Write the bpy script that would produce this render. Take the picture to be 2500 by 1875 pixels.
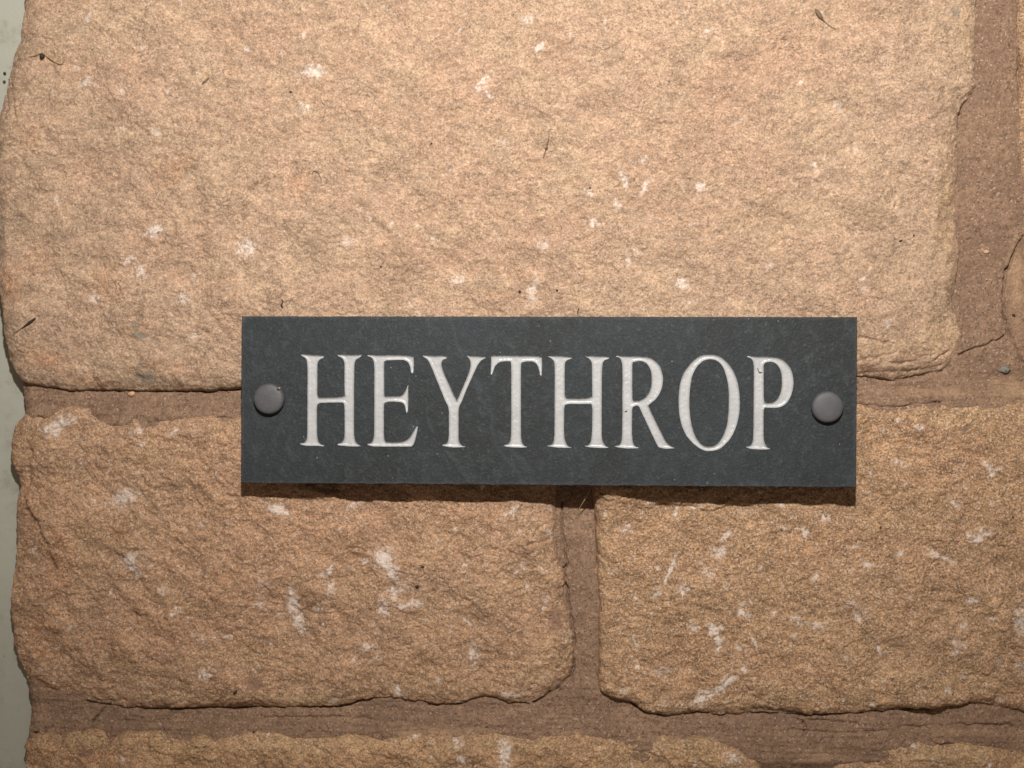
import bpy, math, random
import numpy as np
from mathutils import Vector, Matrix
from mathutils.geometry import delaunay_2d_cdt

scene = bpy.context.scene
for o in list(bpy.data.objects):
    bpy.data.objects.remove(o)
COL = scene.collection

# ------------------------------------------------------------------ camera
D = 0.56                      # camera to wall, metres
PX = 0.00017                  # metres per photo pixel at the wall centre
F = D / PX                    # focal length in photo pixels (2500 wide)
YAW = math.radians(3.15)
FWD = np.array([-math.sin(YAW), math.cos(YAW), 0.0])
RGT = np.array([math.cos(YAW), math.sin(YAW), 0.0])
CAM = -FWD * D
cd = bpy.data.cameras.new('camera')
cam = bpy.data.objects.new('camera', cd)
COL.objects.link(cam)
cd.sensor_width = 36.0
cd.lens = 36.0 * F / 2500.0
cd.clip_start = 0.01
cd.clip_end = 50.0
R = Matrix(((RGT[0], 0, -FWD[0]), (RGT[1], 0, -FWD[1]), (0, 1, 0)))
cam.matrix_world = Matrix.Translation(Vector(CAM)) @ R.to_4x4()
scene.camera = cam

# ------------------------------------------------------------------ light: one flash above the camera
world = bpy.data.worlds.new('World')
scene.world = world
world.use_nodes = True
world.node_tree.nodes['Background'].inputs[0].default_value = (1.0, 0.80, 0.62, 1)
world.node_tree.nodes['Background'].inputs[1].default_value = 0.22
ld = bpy.data.lights.new('camera_flash', 'SPOT')
ld.energy = 27.5
ld.color = (1.0, 0.975, 0.945)
ld.shadow_soft_size = 0.011
ld.spot_size = math.radians(86)
ld.spot_blend = 1.0
flash = bpy.data.objects.new('camera_flash', ld)
COL.objects.link(flash)
LPOS = Vector((CAM[0] + 0.005, CAM[1] + 0.02, 0.285))
flash.location = LPOS
flash.rotation_euler = (Vector((0.022, 0.0, 0.165)) - LPOS).to_track_quat('-Z', 'Y').to_euler()
scene.view_settings.view_transform = 'Standard'
scene.view_settings.look = 'None'
scene.view_settings.exposure = 0.0
scene.view_settings.gamma = 1.0
scene.render.engine = 'CYCLES'
scene.render.resolution_x = 1024
scene.render.resolution_y = 768

# ------------------------------------------------------------------ helpers
MM = 0.001

def unproj(px, py, y=0.0):
    """photo pixel -> point on the plane at depth y"""
    px = np.asarray(px, float); py = np.asarray(py, float)
    a = (px - 1250.0) / F; b = (937.5 - py) / F
    dx = FWD[0] + RGT[0] * a; dy = FWD[1] + RGT[1] * a
    t = (y - CAM[1]) / dy
    return CAM[0] + dx * t, b * t

def proj(X, Z, y=0.0):
    rx = X - CAM[0]; ry = y - CAM[1]
    dep = rx * FWD[0] + ry * FWD[1]
    return 1250.0 + F * (rx * RGT[0] + ry * RGT[1]) / dep, 937.5 - F * Z / dep

_ang = np.arange(1024) * (2 * np.pi / 1024)
_GC = (np.cos(_ang) * 1.45).astype(np.float32); _GS = (np.sin(_ang) * 1.45).astype(np.float32)

def pn(x, y, seed):
    x = np.asarray(x, np.float32); y = np.asarray(y, np.float32)
    x0 = np.floor(x); y0 = np.floor(y)
    fx = x - x0; fy = y - y0
    xi = x0.astype(np.int32).astype(np.uint32); yi = y0.astype(np.int32).astype(np.uint32)
    hx0 = xi * np.uint32(374761393); hx1 = hx0 + np.uint32(374761393)
    hy0 = yi * np.uint32(668265263) + np.uint32((seed * 1442695041) & 0xffffffff); hy1 = hy0 + np.uint32(668265263)
    def g(h, dx, dy):
        h = (h ^ (h >> np.uint32(13))) * np.uint32(1274126177)
        k = ((h >> np.uint32(15)) & np.uint32(1023)).astype(np.int32)
        return _GC[k] * dx + _GS[k] * dy
    u = fx * fx * fx * (fx * (fx * 6 - 15) + 10); v = fy * fy * fy * (fy * (fy * 6 - 15) + 10)
    a = g(hx0 + hy0, fx, fy); b = g(hx1 + hy0, fx - 1, fy)
    c = g(hx0 + hy1, fx, fy - 1); d = g(hx1 + hy1, fx - 1, fy - 1)
    a = a + (b - a) * u; c = c + (d - c) * u
    return a + (c - a) * v

def fbm(x, y, size, seed, octv=4, gain=0.5, sx=1.0, sy=1.0, rot=0.0):
    c, s = math.cos(rot), math.sin(rot)
    u = (x * c + y * s) / (size * sx); v = (-x * s + y * c) / (size * sy)
    r = 0.0; a = 1.0
    for i in range(octv):
        r = r + a * pn(u + 17.3 * i, v - 9.1 * i, seed + i)
        u = u * 2.03; v = v * 2.03; a *= gain
    return r

def seg_dist(X, Z, pts, closed):
    n = len(pts); dm = np.full(X.shape, 1e6, np.float32)
    X = X.astype(np.float32); Z = Z.astype(np.float32)
    for i in range(n if closed else n - 1):
        ax, az = pts[i]; bx, bz = pts[(i + 1) % n]
        ex, ez = float(bx - ax), float(bz - az)
        L = ex * ex + ez * ez + 1e-18
        rx = X - np.float32(ax); rz = Z - np.float32(az)
        t = np.clip((rx * np.float32(ex) + rz * np.float32(ez)) * np.float32(1 / L), 0, 1)
        rx -= t * np.float32(ex); rz -= t * np.float32(ez)
        np.minimum(dm, rx * rx + rz * rz, out=dm)
    return np.sqrt(dm).astype(np.float64)

def inside(X, Z, pts):
    n = len(pts); w = np.zeros(X.shape, bool)
    for i in range(n):
        ax, az = pts[i]; bx, bz = pts[(i + 1) % n]
        if az == bz: continue
        c = ((az > Z) != (bz > Z)) & (X < (bx - ax) * (Z - az) / (bz - az) + ax)
        w ^= c
    return w

def sdf(X, Z, pts):
    d = seg_dist(X, Z, pts, True)
    return np.where(inside(X, Z, pts), d, -d)

def sstep(e0, e1, x):
    t = np.clip((x - e0) / (e1 - e0), 0, 1)
    return t * t * (3 - 2 * t)

def link(name, me, mat, parent=None):
    o = bpy.data.objects.new(name, me)
    COL.objects.link(o)
    if mat: me.materials.append(mat)
    if parent is not None:
        o.parent = parent
    return o

def np_mesh(name, V, Fc, smooth=True, attrs=None):
    me = bpy.data.meshes.new(name)
    V = np.asarray(V, np.float32); Fc = np.asarray(Fc, np.int32)
    k = Fc.shape[1]
    me.vertices.add(len(V)); me.vertices.foreach_set('co', V.ravel())
    me.loops.add(Fc.size); me.loops.foreach_set('vertex_index', Fc.ravel())
    me.polygons.add(len(Fc))
    me.polygons.foreach_set('loop_start', np.arange(0, Fc.size, k, dtype=np.int32))
    me.polygons.foreach_set('loop_total', np.full(len(Fc), k, np.int32))
    me.update(calc_edges=True)
    me.polygons.foreach_set('use_smooth', np.full(len(Fc), smooth))
    for an, av in (attrs or {}).items():
        a = me.attributes.new(an, 'FLOAT', 'POINT')
        a.data.foreach_set('value', np.asarray(av, np.float32).ravel())
    me.update()
    return me

def empty(name, loc, label=None, cat=None, kind=None):
    o = bpy.data.objects.new(name, None)
    COL.objects.link(o); o.location = loc
    o.empty_display_size = 0.01
    if label: o['label'] = label
    if cat: o['category'] = cat
    if kind: o['kind'] = kind
    return o

def tag(o, label, cat, group=None):
    o['label'] = label; o['category'] = cat
    if group: o['group'] = group
    return o

# ------------------------------------------------------------------ materials
class NT:
    def __init__(self, name):
        self.m = bpy.data.materials.new(name); self.m.use_nodes = True
        self.t = self.m.node_tree; self.b = self.t.nodes['Principled BSDF']
        self.co = self.t.nodes.new('ShaderNodeTexCoord').outputs['Object']
    def n(self, typ, **kw):
        nd = self.t.nodes.new(typ)
        for k, v in kw.items(): setattr(nd, k, v)
        return nd
    def l(self, a, b): self.t.links.new(a, b)
    def setin(self, sock, v):
        if hasattr(v, 'is_output'): self.l(v, sock)
        else: sock.default_value = v
    def mapping(self, scale=(1, 1, 1), rot=(0, 0, 0)):
        nd = self.n('ShaderNodeMapping'); self.l(self.co, nd.inputs[0])
        nd.inputs['Scale'].default_value = scale; nd.inputs['Rotation'].default_value = rot
        return nd.outputs[0]
    def noise(self, scale, detail=2, rough=0.5, vec=None, dist=0.0):
        nd = self.n('ShaderNodeTexNoise'); nd.inputs['Scale'].default_value = scale
        nd.inputs['Detail'].default_value = detail; nd.inputs['Roughness'].default_value = rough
        nd.inputs['Distortion'].default_value = dist
        self.l(vec if vec is not None else self.co, nd.inputs['Vector'])
        return nd.outputs['Fac']
    def voro(self, scale, vec=None):
        nd = self.n('ShaderNodeTexVoronoi'); nd.inputs['Scale'].default_value = scale
        self.l(vec if vec is not None else self.co, nd.inputs['Vector'])
        return nd
    def ramp(self, v, a, b, lo=0.0, hi=1.0):
        nd = self.n('ShaderNodeMapRange'); nd.interpolation_type = 'SMOOTHSTEP'
        self.l(v, nd.inputs['Value'])
        for k, x in zip(('From Min', 'From Max', 'To Min', 'To Max'), (a, b, lo, hi)):
            nd.inputs[k].default_value = x
        return nd.outputs['Result']
    def math(self, op, a, b=0.0):
        nd = self.n('ShaderNodeMath', operation=op)
        self.setin(nd.inputs[0], a); self.setin(nd.inputs[1], b)
        return nd.outputs[0]
    def mix(self, fac, a, b, mode='MIX'):
        nd = self.n('ShaderNodeMix', data_type='RGBA', blend_type=mode)
        self.setin(nd.inputs[0], fac)
        self.setin(nd.inputs[6], a if hasattr(a, 'is_output') else (*a, 1))
        self.setin(nd.inputs[7], b if hasattr(b, 'is_output') else (*b, 1))
        return nd.outputs[2]
    def attr(self, name):
        nd = self.n('ShaderNodeAttribute', attribute_name=name)
        return nd.outputs['Fac']
    def bump(self, h, dist, strength=1.0, prev=None):
        nd = self.n('ShaderNodeBump'); nd.inputs['Distance'].default_value = dist
        nd.inputs['Strength'].default_value = strength
        self.l(h, nd.inputs['Height'])
        if prev is not None: self.l(prev, nd.inputs['Normal'])
        return nd.outputs[0]
    def val(self, v):  # grey colour from a value
        nd = self.n('ShaderNodeCombineColor')
        for i in range(3): self.l(v, nd.inputs[i])
        return nd.outputs[0]

def stone_mat(name, A, B, Cc, grain=1.0, bumpk=1.0, chk=0.95):
    t = NT(name)
    big = t.ramp(t.noise(16, 4, 0.55, dist=0.6), 0.36, 0.64)
    big2 = t.ramp(t.noise(28, 5, 0.6, t.mapping((1, 1, 1.6), (0, 0.4, 0))), 0.40, 0.66)
    c = t.mix(big, A, B)
    c = t.mix(big2, c, Cc)
    soft = t.noise(120, 5, 0.7)
    ru = t.ramp(t.math('MULTIPLY', t.attr('rust'), t.ramp(soft, 0.30, 0.65, 0.5, 1.2)), 0.1, 0.9)
    c = t.mix(t.math('MULTIPLY', ru, 0.55), c, (0.43, 0.218, 0.115))
    ye = t.ramp(t.math('MULTIPLY', t.attr('ochre'), t.ramp(soft, 0.30, 0.65, 0.6, 1.2)), 0.1, 0.9)
    c = t.mix(t.math('MULTIPLY', ye, 0.42), c, (0.44, 0.298, 0.166))
    # cloudy mottling
    mot = t.noise(85, 8, 0.72, t.mapping((1, 1, 1.7), (0, 0.35, 0)))
    c = t.mix(1.0, c, t.val(t.ramp(mot, 0.30, 0.70, 0.78, 1.18)), 'MULTIPLY')
    mot2 = t.noise(330, 6, 0.78, t.mapping((1, 1, 1.4), (0, 0.2, 0)))
    c = t.mix(1.0, c, t.val(t.ramp(mot2, 0.30, 0.70, 0.72, 1.28)), 'MULTIPLY')
    gm = t.noise(1150, 3, 0.8, t.mapping((1, 1, 1.15), (0.2, 0.4, 0)))
    c = t.mix(1.0, c, t.val(t.ramp(gm, 0.30, 0.70, 1 - 0.42 * grain, 1 + 0.42 * grain)), 'MULTIPLY')
    # patches where the dark grains gather
    gather = t.ramp(t.noise(70, 6, 0.65, t.mapping((1, 1, 1.5), (0, 0.2, 0))), 0.36, 0.64, 0.30, 1.0)
    g1 = t.ramp(t.noise(950, 3, 0.7, t.mapping((1, 1, 1.25), (0, 0.1, 0))), 0.56, 0.63)
    c = t.mix(t.math('MULTIPLY', t.math('MULTIPLY', g1, gather), 0.90 * grain), c, (0.105, 0.062, 0.038))
    g0 = t.ramp(t.noise(520, 5, 0.78, t.mapping((1, 1, 1.5), (0, 0.25, 0))), 0.58, 0.66)
    c = t.mix(t.math('MULTIPLY', t.math('MULTIPLY', g0, gather), 0.68 * grain), c, (0.17, 0.095, 0.055))
    g2 = t.ramp(t.noise(800, 2, 0.5, t.mapping((1.3, 1, 1), (0, 1.1, 0))), 0.58, 0.68)
    c = t.mix(t.math('MULTIPLY', g2, 0.45 * grain), c, (0.30, 0.145, 0.07))
    g3 = t.ramp(t.noise(1250, 2, 0.5, t.mapping((1, 1, 1), (0.3, 0.9, 0))), 0.57, 0.67)
    c = t.mix(t.math('MULTIPLY', g3, 0.50 * grain), c, (0.70, 0.56, 0.44))
    v = t.voro(420)
    blk = t.math('MULTIPLY', t.math('LESS_THAN', v.outputs['Distance'], 0.17),
                 t.math('GREATER_THAN', t.noise(160, 2, 0.5), 0.60))
    c = t.mix(t.math('MULTIPLY', blk, 0.55), c, (0.06, 0.055, 0.05))
    # own marks of each stone
    wob = t.noise(620, 5, 0.85)
    ch = t.ramp(t.math('MULTIPLY', t.attr('chalk'), t.ramp(wob, 0.34, 0.63, 0.12, 1.95)), 0.04, 0.95)
    c = t.mix(t.math('MULTIPLY', ch, chk), c, (0.70, 0.59, 0.51))
    sm = t.ramp(t.math('MULTIPLY', t.attr('smear'), t.ramp(wob, 0.30, 0.60, 0.45, 1.3)), 0.25, 0.7)
    c = t.mix(t.math('MULTIPLY', sm, 0.72), c, (0.19, 0.165, 0.125))
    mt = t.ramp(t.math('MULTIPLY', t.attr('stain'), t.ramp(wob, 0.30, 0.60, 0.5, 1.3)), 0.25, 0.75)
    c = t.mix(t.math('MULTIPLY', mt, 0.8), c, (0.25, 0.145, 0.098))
    t.l(c, t.b.inputs['Base Color'])
    t.b.inputs['Roughness'].default_value = 0.82
    t.b.inputs['Specular IOR Level'].default_value = 0.28
    # glinting quartz grains
    v2 = t.voro(700)
    gl = t.math('MULTIPLY', t.math('LESS_THAN', v2.outputs['Distance'], 0.22),
                t.math('GREATER_THAN', t.noise(900, 1, 0.5, t.mapping((1, 1, 1), (0.7, 0.2, 0))), 0.70))
    t.l(t.math('SUBTRACT', 0.84, t.math('MULTIPLY', gl, 0.55)), t.b.inputs['Roughness'])
    n1 = t.bump(t.noise(300, 6, 0.74, t.mapping((1, 1, 1.25), (0, 0.3, 0))), 0.0013 * bumpk, 1.0)
    n2 = t.bump(t.noise(1000, 3, 0.7), 0.0006, 1.0, n1)
    t.l(n2, t.b.inputs['Normal'])
    return t.m

def mortar_mat():
    t = NT('mortar_sand')
    c = t.mix(t.ramp(t.noise(40, 5, 0.6), 0.35, 0.65), (0.190, 0.117, 0.076), (0.235, 0.147, 0.093))
    c = t.mix(t.ramp(t.noise(90, 4, 0.6, t.mapping((0.35, 1, 2.2))), 0.45, 0.70, 0, 0.5), c, (0.165, 0.098, 0.063))
    c = t.mix(1.0, c, t.val(t.ramp(t.noise(380, 5, 0.75), 0.28, 0.72, 0.74, 1.24)), 'MULTIPLY')
    c = t.mix(t.math('MULTIPLY', t.ramp(t.noise(1000, 2, 0.6), 0.55, 0.65), 0.75), c, (0.085, 0.05, 0.036))
    c = t.mix(t.math('MULTIPLY', t.ramp(t.noise(1150, 2, 0.5, t.mapping((1, 1, 1), (0.4, 1, 0))), 0.60, 0.70), 0.5), c, (0.50, 0.37, 0.27))
    ye = t.ramp(t.math('MULTIPLY', t.attr('ochre'), t.ramp(t.noise(120, 4, 0.6), 0.30, 0.65, 0.6, 1.2)), 0.1, 0.9)
    c = t.mix(t.math('MULTIPLY', ye, 0.5), c, (0.42, 0.27, 0.155))
    t.l(c, t.b.inputs['Base Color'])
    t.b.inputs['Roughness'].default_value = 0.9
    t.b.inputs['Specular IOR Level'].default_value = 0.2
    n1 = t.bump(t.noise(420, 4, 0.7), 0.0008, 0.8)
    n2 = t.bump(t.noise(1200, 2, 0.6), 0.0005, 0.9, n1)
    t.l(n2, t.b.inputs['Normal'])
    return t.m

def slate_mat():
    t = NT('slate')
    c = t.mix(t.ramp(t.noise(22, 4, 0.6, dist=0.5), 0.35, 0.65), (0.0115, 0.0145, 0.0145), (0.0155, 0.0195, 0.0225))
    riv = t.noise(260, 5, 0.72, t.mapping((1, 1, 0.7), (0, 0.7, 0)))
    c = t.mix(t.ramp(riv, 0.48, 0.75, 0, 0.5), c, (0.044, 0.053, 0.056))
    c = t.mix(t.ramp(t.noise(800, 4, 0.8), 0.52, 0.72, 0, 0.6), c, (0.066, 0.073, 0.074))
    c = t.mix(t.ramp(t.noise(950, 3, 0.7, t.mapping((1, 1, 1), (0, 0.3, 0.9))), 0.52, 0.70, 0, 0.7), c, (0.009, 0.010, 0.010))
    # pale dust flecks, thicker to the right hand end
    v = t.voro(240, t.mapping((1, 1, 1), (0.2, 0.5, 0)))
    fl = t.math('MULTIPLY', t.math('LESS_THAN', v.outputs['Distance'], 0.06),
                t.math('GREATER_THAN', t.noise(55, 3, 0.7), 0.56))
    c = t.mix(t.math('MULTIPLY', fl, 0.55), c, (0.30, 0.29, 0.28))
    dust = t.ramp(t.noise(95, 6, 0.8), 0.63, 0.80)
    c = t.mix(t.math('MULTIPLY', dust, 0.30), c, (0.12, 0.125, 0.125))
    c = t.mix(t.math('MULTIPLY', t.attr('edge'), 0.10), c, (0.16, 0.155, 0.16))
    sc = t.ramp(t.attr('vein'), 0.2, 0.9)
    c = t.mix(t.math('MULTIPLY', sc, 0.11), c, (0.085, 0.092, 0.095))
    t.l(c, t.b.inputs['Base Color'])
    t.b.inputs['Roughness'].default_value = 0.68
    t.b.inputs['Specular IOR Level'].default_value = 0.35
    n1 = t.bump(riv, 0.00045, 0.8)
    n2 = t.bump(t.noise(1100, 2, 0.6), 0.00022, 0.7, n1)
    t.l(n2, t.b.inputs['Normal'])
    return t.m

def letter_mat():
    t = NT('letter_paint')
    c = t.mix(t.ramp(t.noise(160, 4, 0.6), 0.35, 0.65), (0.335, 0.333, 0.330), (0.372, 0.369, 0.365))
    c = t.mix(t.ramp(t.noise(1000, 3, 0.6), 0.60, 0.75, 0, 0.30), c, (0.29, 0.28, 0.27))
    t.l(c, t.b.inputs['Base Color'])
    t.b.inputs['Roughness'].default_value = 0.34
    t.b.inputs['Specular IOR Level'].default_value = 0.45
    n1 = t.bump(t.noise(700, 2, 0.5), 0.00022, 0.6)
    t.l(n1, t.b.inputs['Normal'])
    return t.m

def cap_mat():
    t = NT('grey_plastic')
    c = t.mix(t.ramp(t.noise(350, 4, 0.6), 0.35, 0.7), (0.062, 0.060, 0.063), (0.074, 0.072, 0.075))
    c = t.mix(t.ramp(t.noise(1400, 2, 0.6), 0.58, 0.7, 0, 0.5), c, (0.085, 0.08, 0.08))
    t.l(c, t.b.inputs['Base Color'])
    t.b.inputs['Roughness'].default_value = 0.55
    t.b.inputs['Specular IOR Level'].default_value = 0.35
    t.l(t.bump(t.noise(1500, 2, 0.6), 0.00012, 0.6), t.b.inputs['Normal'])
    return t.m

def frame_mat():
    t = NT('cream_paint')
    c = t.mix(t.ramp(t.noise(14, 4, 0.6), 0.3, 0.7), (0.285, 0.28, 0.23), (0.33, 0.325, 0.27))
    c = t.mix(t.ramp(t.noise(70, 6, 0.75), 0.50, 0.78, 0, 0.6), c, (0.17, 0.15, 0.10))
    v = t.voro(150)
    sp = t.math('MULTIPLY', t.ramp(v.outputs['Distance'], 0.03, 0.10, 1, 0), t.math('GREATER_THAN', t.noise(60, 3, 0.6), 0.52))
    c = t.mix(t.math('MULTIPLY', sp, 0.5), c, (0.16, 0.11, 0.06))
    t.l(c, t.b.inputs['Base Color'])
    t.b.inputs['Roughness'].default_value = 0.5
    t.b.inputs['Specular IOR Level'].default_value = 0.3
    t.l(t.bump(t.noise(300, 3, 0.6), 0.0003, 0.5), t.b.inputs['Normal'])
    return t.m

def plain_mat(name, col, col2=None, rough=0.8):
    t = NT(name)
    c = t.mix(t.ramp(t.noise(900, 3, 0.6), 0.35, 0.65), col, col2 or tuple(x * 0.6 for x in col))
    t.l(c, t.b.inputs['Base Color']); t.b.inputs['Roughness'].default_value = rough
    return t.m

M_ST = [stone_mat('sandstone_buff', (0.388, 0.259, 0.172), (0.386, 0.246, 0.160), (0.388, 0.264, 0.171), 0.72, 0.70, 0.74),
        stone_mat('sandstone_tan', (0.392, 0.242, 0.147), (0.390, 0.228, 0.134), (0.375, 0.230, 0.130), 0.95, 1.0, 0.85),
        stone_mat('sandstone_brown', (0.395, 0.243, 0.138), (0.390, 0.228, 0.126), (0.388, 0.238, 0.130), 1.15, 1.0, 0.90),
        stone_mat('sandstone_ochre', (0.400, 0.243, 0.132), (0.405, 0.230, 0.124), (0.405, 0.252, 0.132), 1.0)]
M_MORTAR = mortar_mat()
M_SLATE = slate_mat()
M_LETTER = letter_mat()
M_CAP = cap_mat()
M_FRAME = frame_mat()
M_TWIG = plain_mat('dry_plant', (0.16, 0.10, 0.05))
M_STRAW = plain_mat('pale_straw', (0.34, 0.22, 0.09))
M_DARK = plain_mat('dark_dirt', (0.03, 0.020, 0.014))
M_PEB = plain_mat('grey_pebble', (0.17, 0.15, 0.12), (0.09, 0.08, 0.07))
M_PEB2 = plain_mat('pink_pebble', (0.50, 0.30, 0.19), (0.42, 0.25, 0.16))

# ------------------------------------------------------------------ the wall
STEP = 0.46 * MM
SURF = []          # (x0, z0, step, height array) for setting small things on the surface

WALL = empty('stone_wall', (0, 0.03, -0.25), 'rough buff sandstone block wall with brown mortar joints behind the slate sign', 'wall')
W0 = np.array([0, 0.03, -0.25])

def poly(pts):
    a = np.array(pts, float)
    x, z = unproj(a[:, 0], a[:, 1], 0.0)
    return list(zip(x, z))

def add_line(h, X, Z, pts, depth, w, seed, brk=0.0):
    """a thin crack along a polyline, pixels; depth and half-width in mm"""
    P = poly(pts)
    xs = [p[0] for p in P]; zs = [p[1] for p in P]
    m = 4 * MM
    sel = (X > min(xs) - m) & (X < max(xs) + m) & (Z > min(zs) - m) & (Z < max(zs) + m)
    if not sel.any(): return
    xx, zz = X[sel], Z[sel]
    wx = fbm(xx, zz, 5 * MM, seed, 3) * 0.7 * MM
    wz = fbm(xx, zz, 5 * MM, seed + 7, 3) * 0.7 * MM
    d = seg_dist(xx + wx, zz + wz, P, False)
    mod = np.clip(1.0 + brk * fbm(xx, zz, 9 * MM, seed + 3, 2) * 1.6, 0.05, 1.3)
    h[sel] -= depth * MM * mod * np.exp(-(d / (w * MM)) ** 2)

def add_step(h, X, Z, pts, amp, w, seed, fade=25.0):
    """a fault: the surface to the left of the directed polyline (seen from the front) is lower; eases back over fade mm"""
    P = poly(pts)
    mg = fade * 3.2 * MM
    xs = [p[0] for p in P]; zs = [p[1] for p in P]
    sel = (X > min(xs) - mg) & (X < max(xs) + mg) & (Z > min(zs) - mg) & (Z < max(zs) + mg)
    hf = h; h = h[sel]; X = X[sel]; Z = Z[sel]
    wx = fbm(X, Z, 9 * MM, seed, 4) * 1.8 * MM
    wz = fbm(X, Z, 9 * MM, seed + 5, 4) * 1.8 * MM
    Xw, Zw = X + wx, Z + wz
    best = np.full(X.shape, 1e9); sg = np.zeros(X.shape); tt = np.zeros(X.shape)
    n = len(P)
    for i in range(n - 1):
        ax, az = P[i]; bx, bz = P[i + 1]
        ex, ez = bx - ax, bz - az; L = ex * ex + ez * ez
        t = np.clip(((Xw - ax) * ex + (Zw - az) * ez) / L, 0, 1)
        d = np.hypot(Xw - ax - t * ex, Zw - az - t * ez)
        s = np.sign(ex * (Zw - az) - ez * (Xw - ax))
        m = d < best
        best = np.where(m, d, best); sg = np.where(m, s, sg); tt = np.where(m, (i + t) / (n - 1), tt)
    sd = best * sg
    ends = sstep(0, 0.18, tt) * sstep(1.0, 0.82, tt)
    prof = sstep(-w * MM, w * MM, sd) * np.exp(-np.clip(sd, 0, 1) / (fade * MM))
    hf[sel] = h - amp * MM * prof * ends

def blotches(X, Z, items, seed):
    """soft marks: (px, py, half length, half width, angle deg, strength)"""
    out = np.zeros(X.shape)
    for (px, py, a, b, ang, s) in items:
        x0, z0 = unproj(px, py)
        a *= PX * 0.9; b *= PX * 0.85
        m = max(a, b) * 2.6 + 3 * MM
        sel = (np.abs(X - x0) < m) & (np.abs(Z - z0) < m)
        if not sel.any(): continue
        c, sn = math.cos(math.radians(ang)), math.sin(math.radians(ang))
        wob = min(1.5 * b, 1.8 * MM) if b > 1.3 * MM else 0.8 * b
        xs, zs = X[sel], Z[sel]
        dx = xs - x0 + fbm(xs, zs, 3 * MM, seed, 4, 0.75) * wob; dz = zs - z0 + fbm(xs, zs, 3 * MM, seed + 9, 4, 0.75) * wob
        u = (dx * c + dz * sn) / a; v = (-dx * sn + dz * c) / b
        out[sel] = np.maximum(out[sel], s * np.exp(-(u * u + v * v) * 0.9))
    return out

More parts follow.
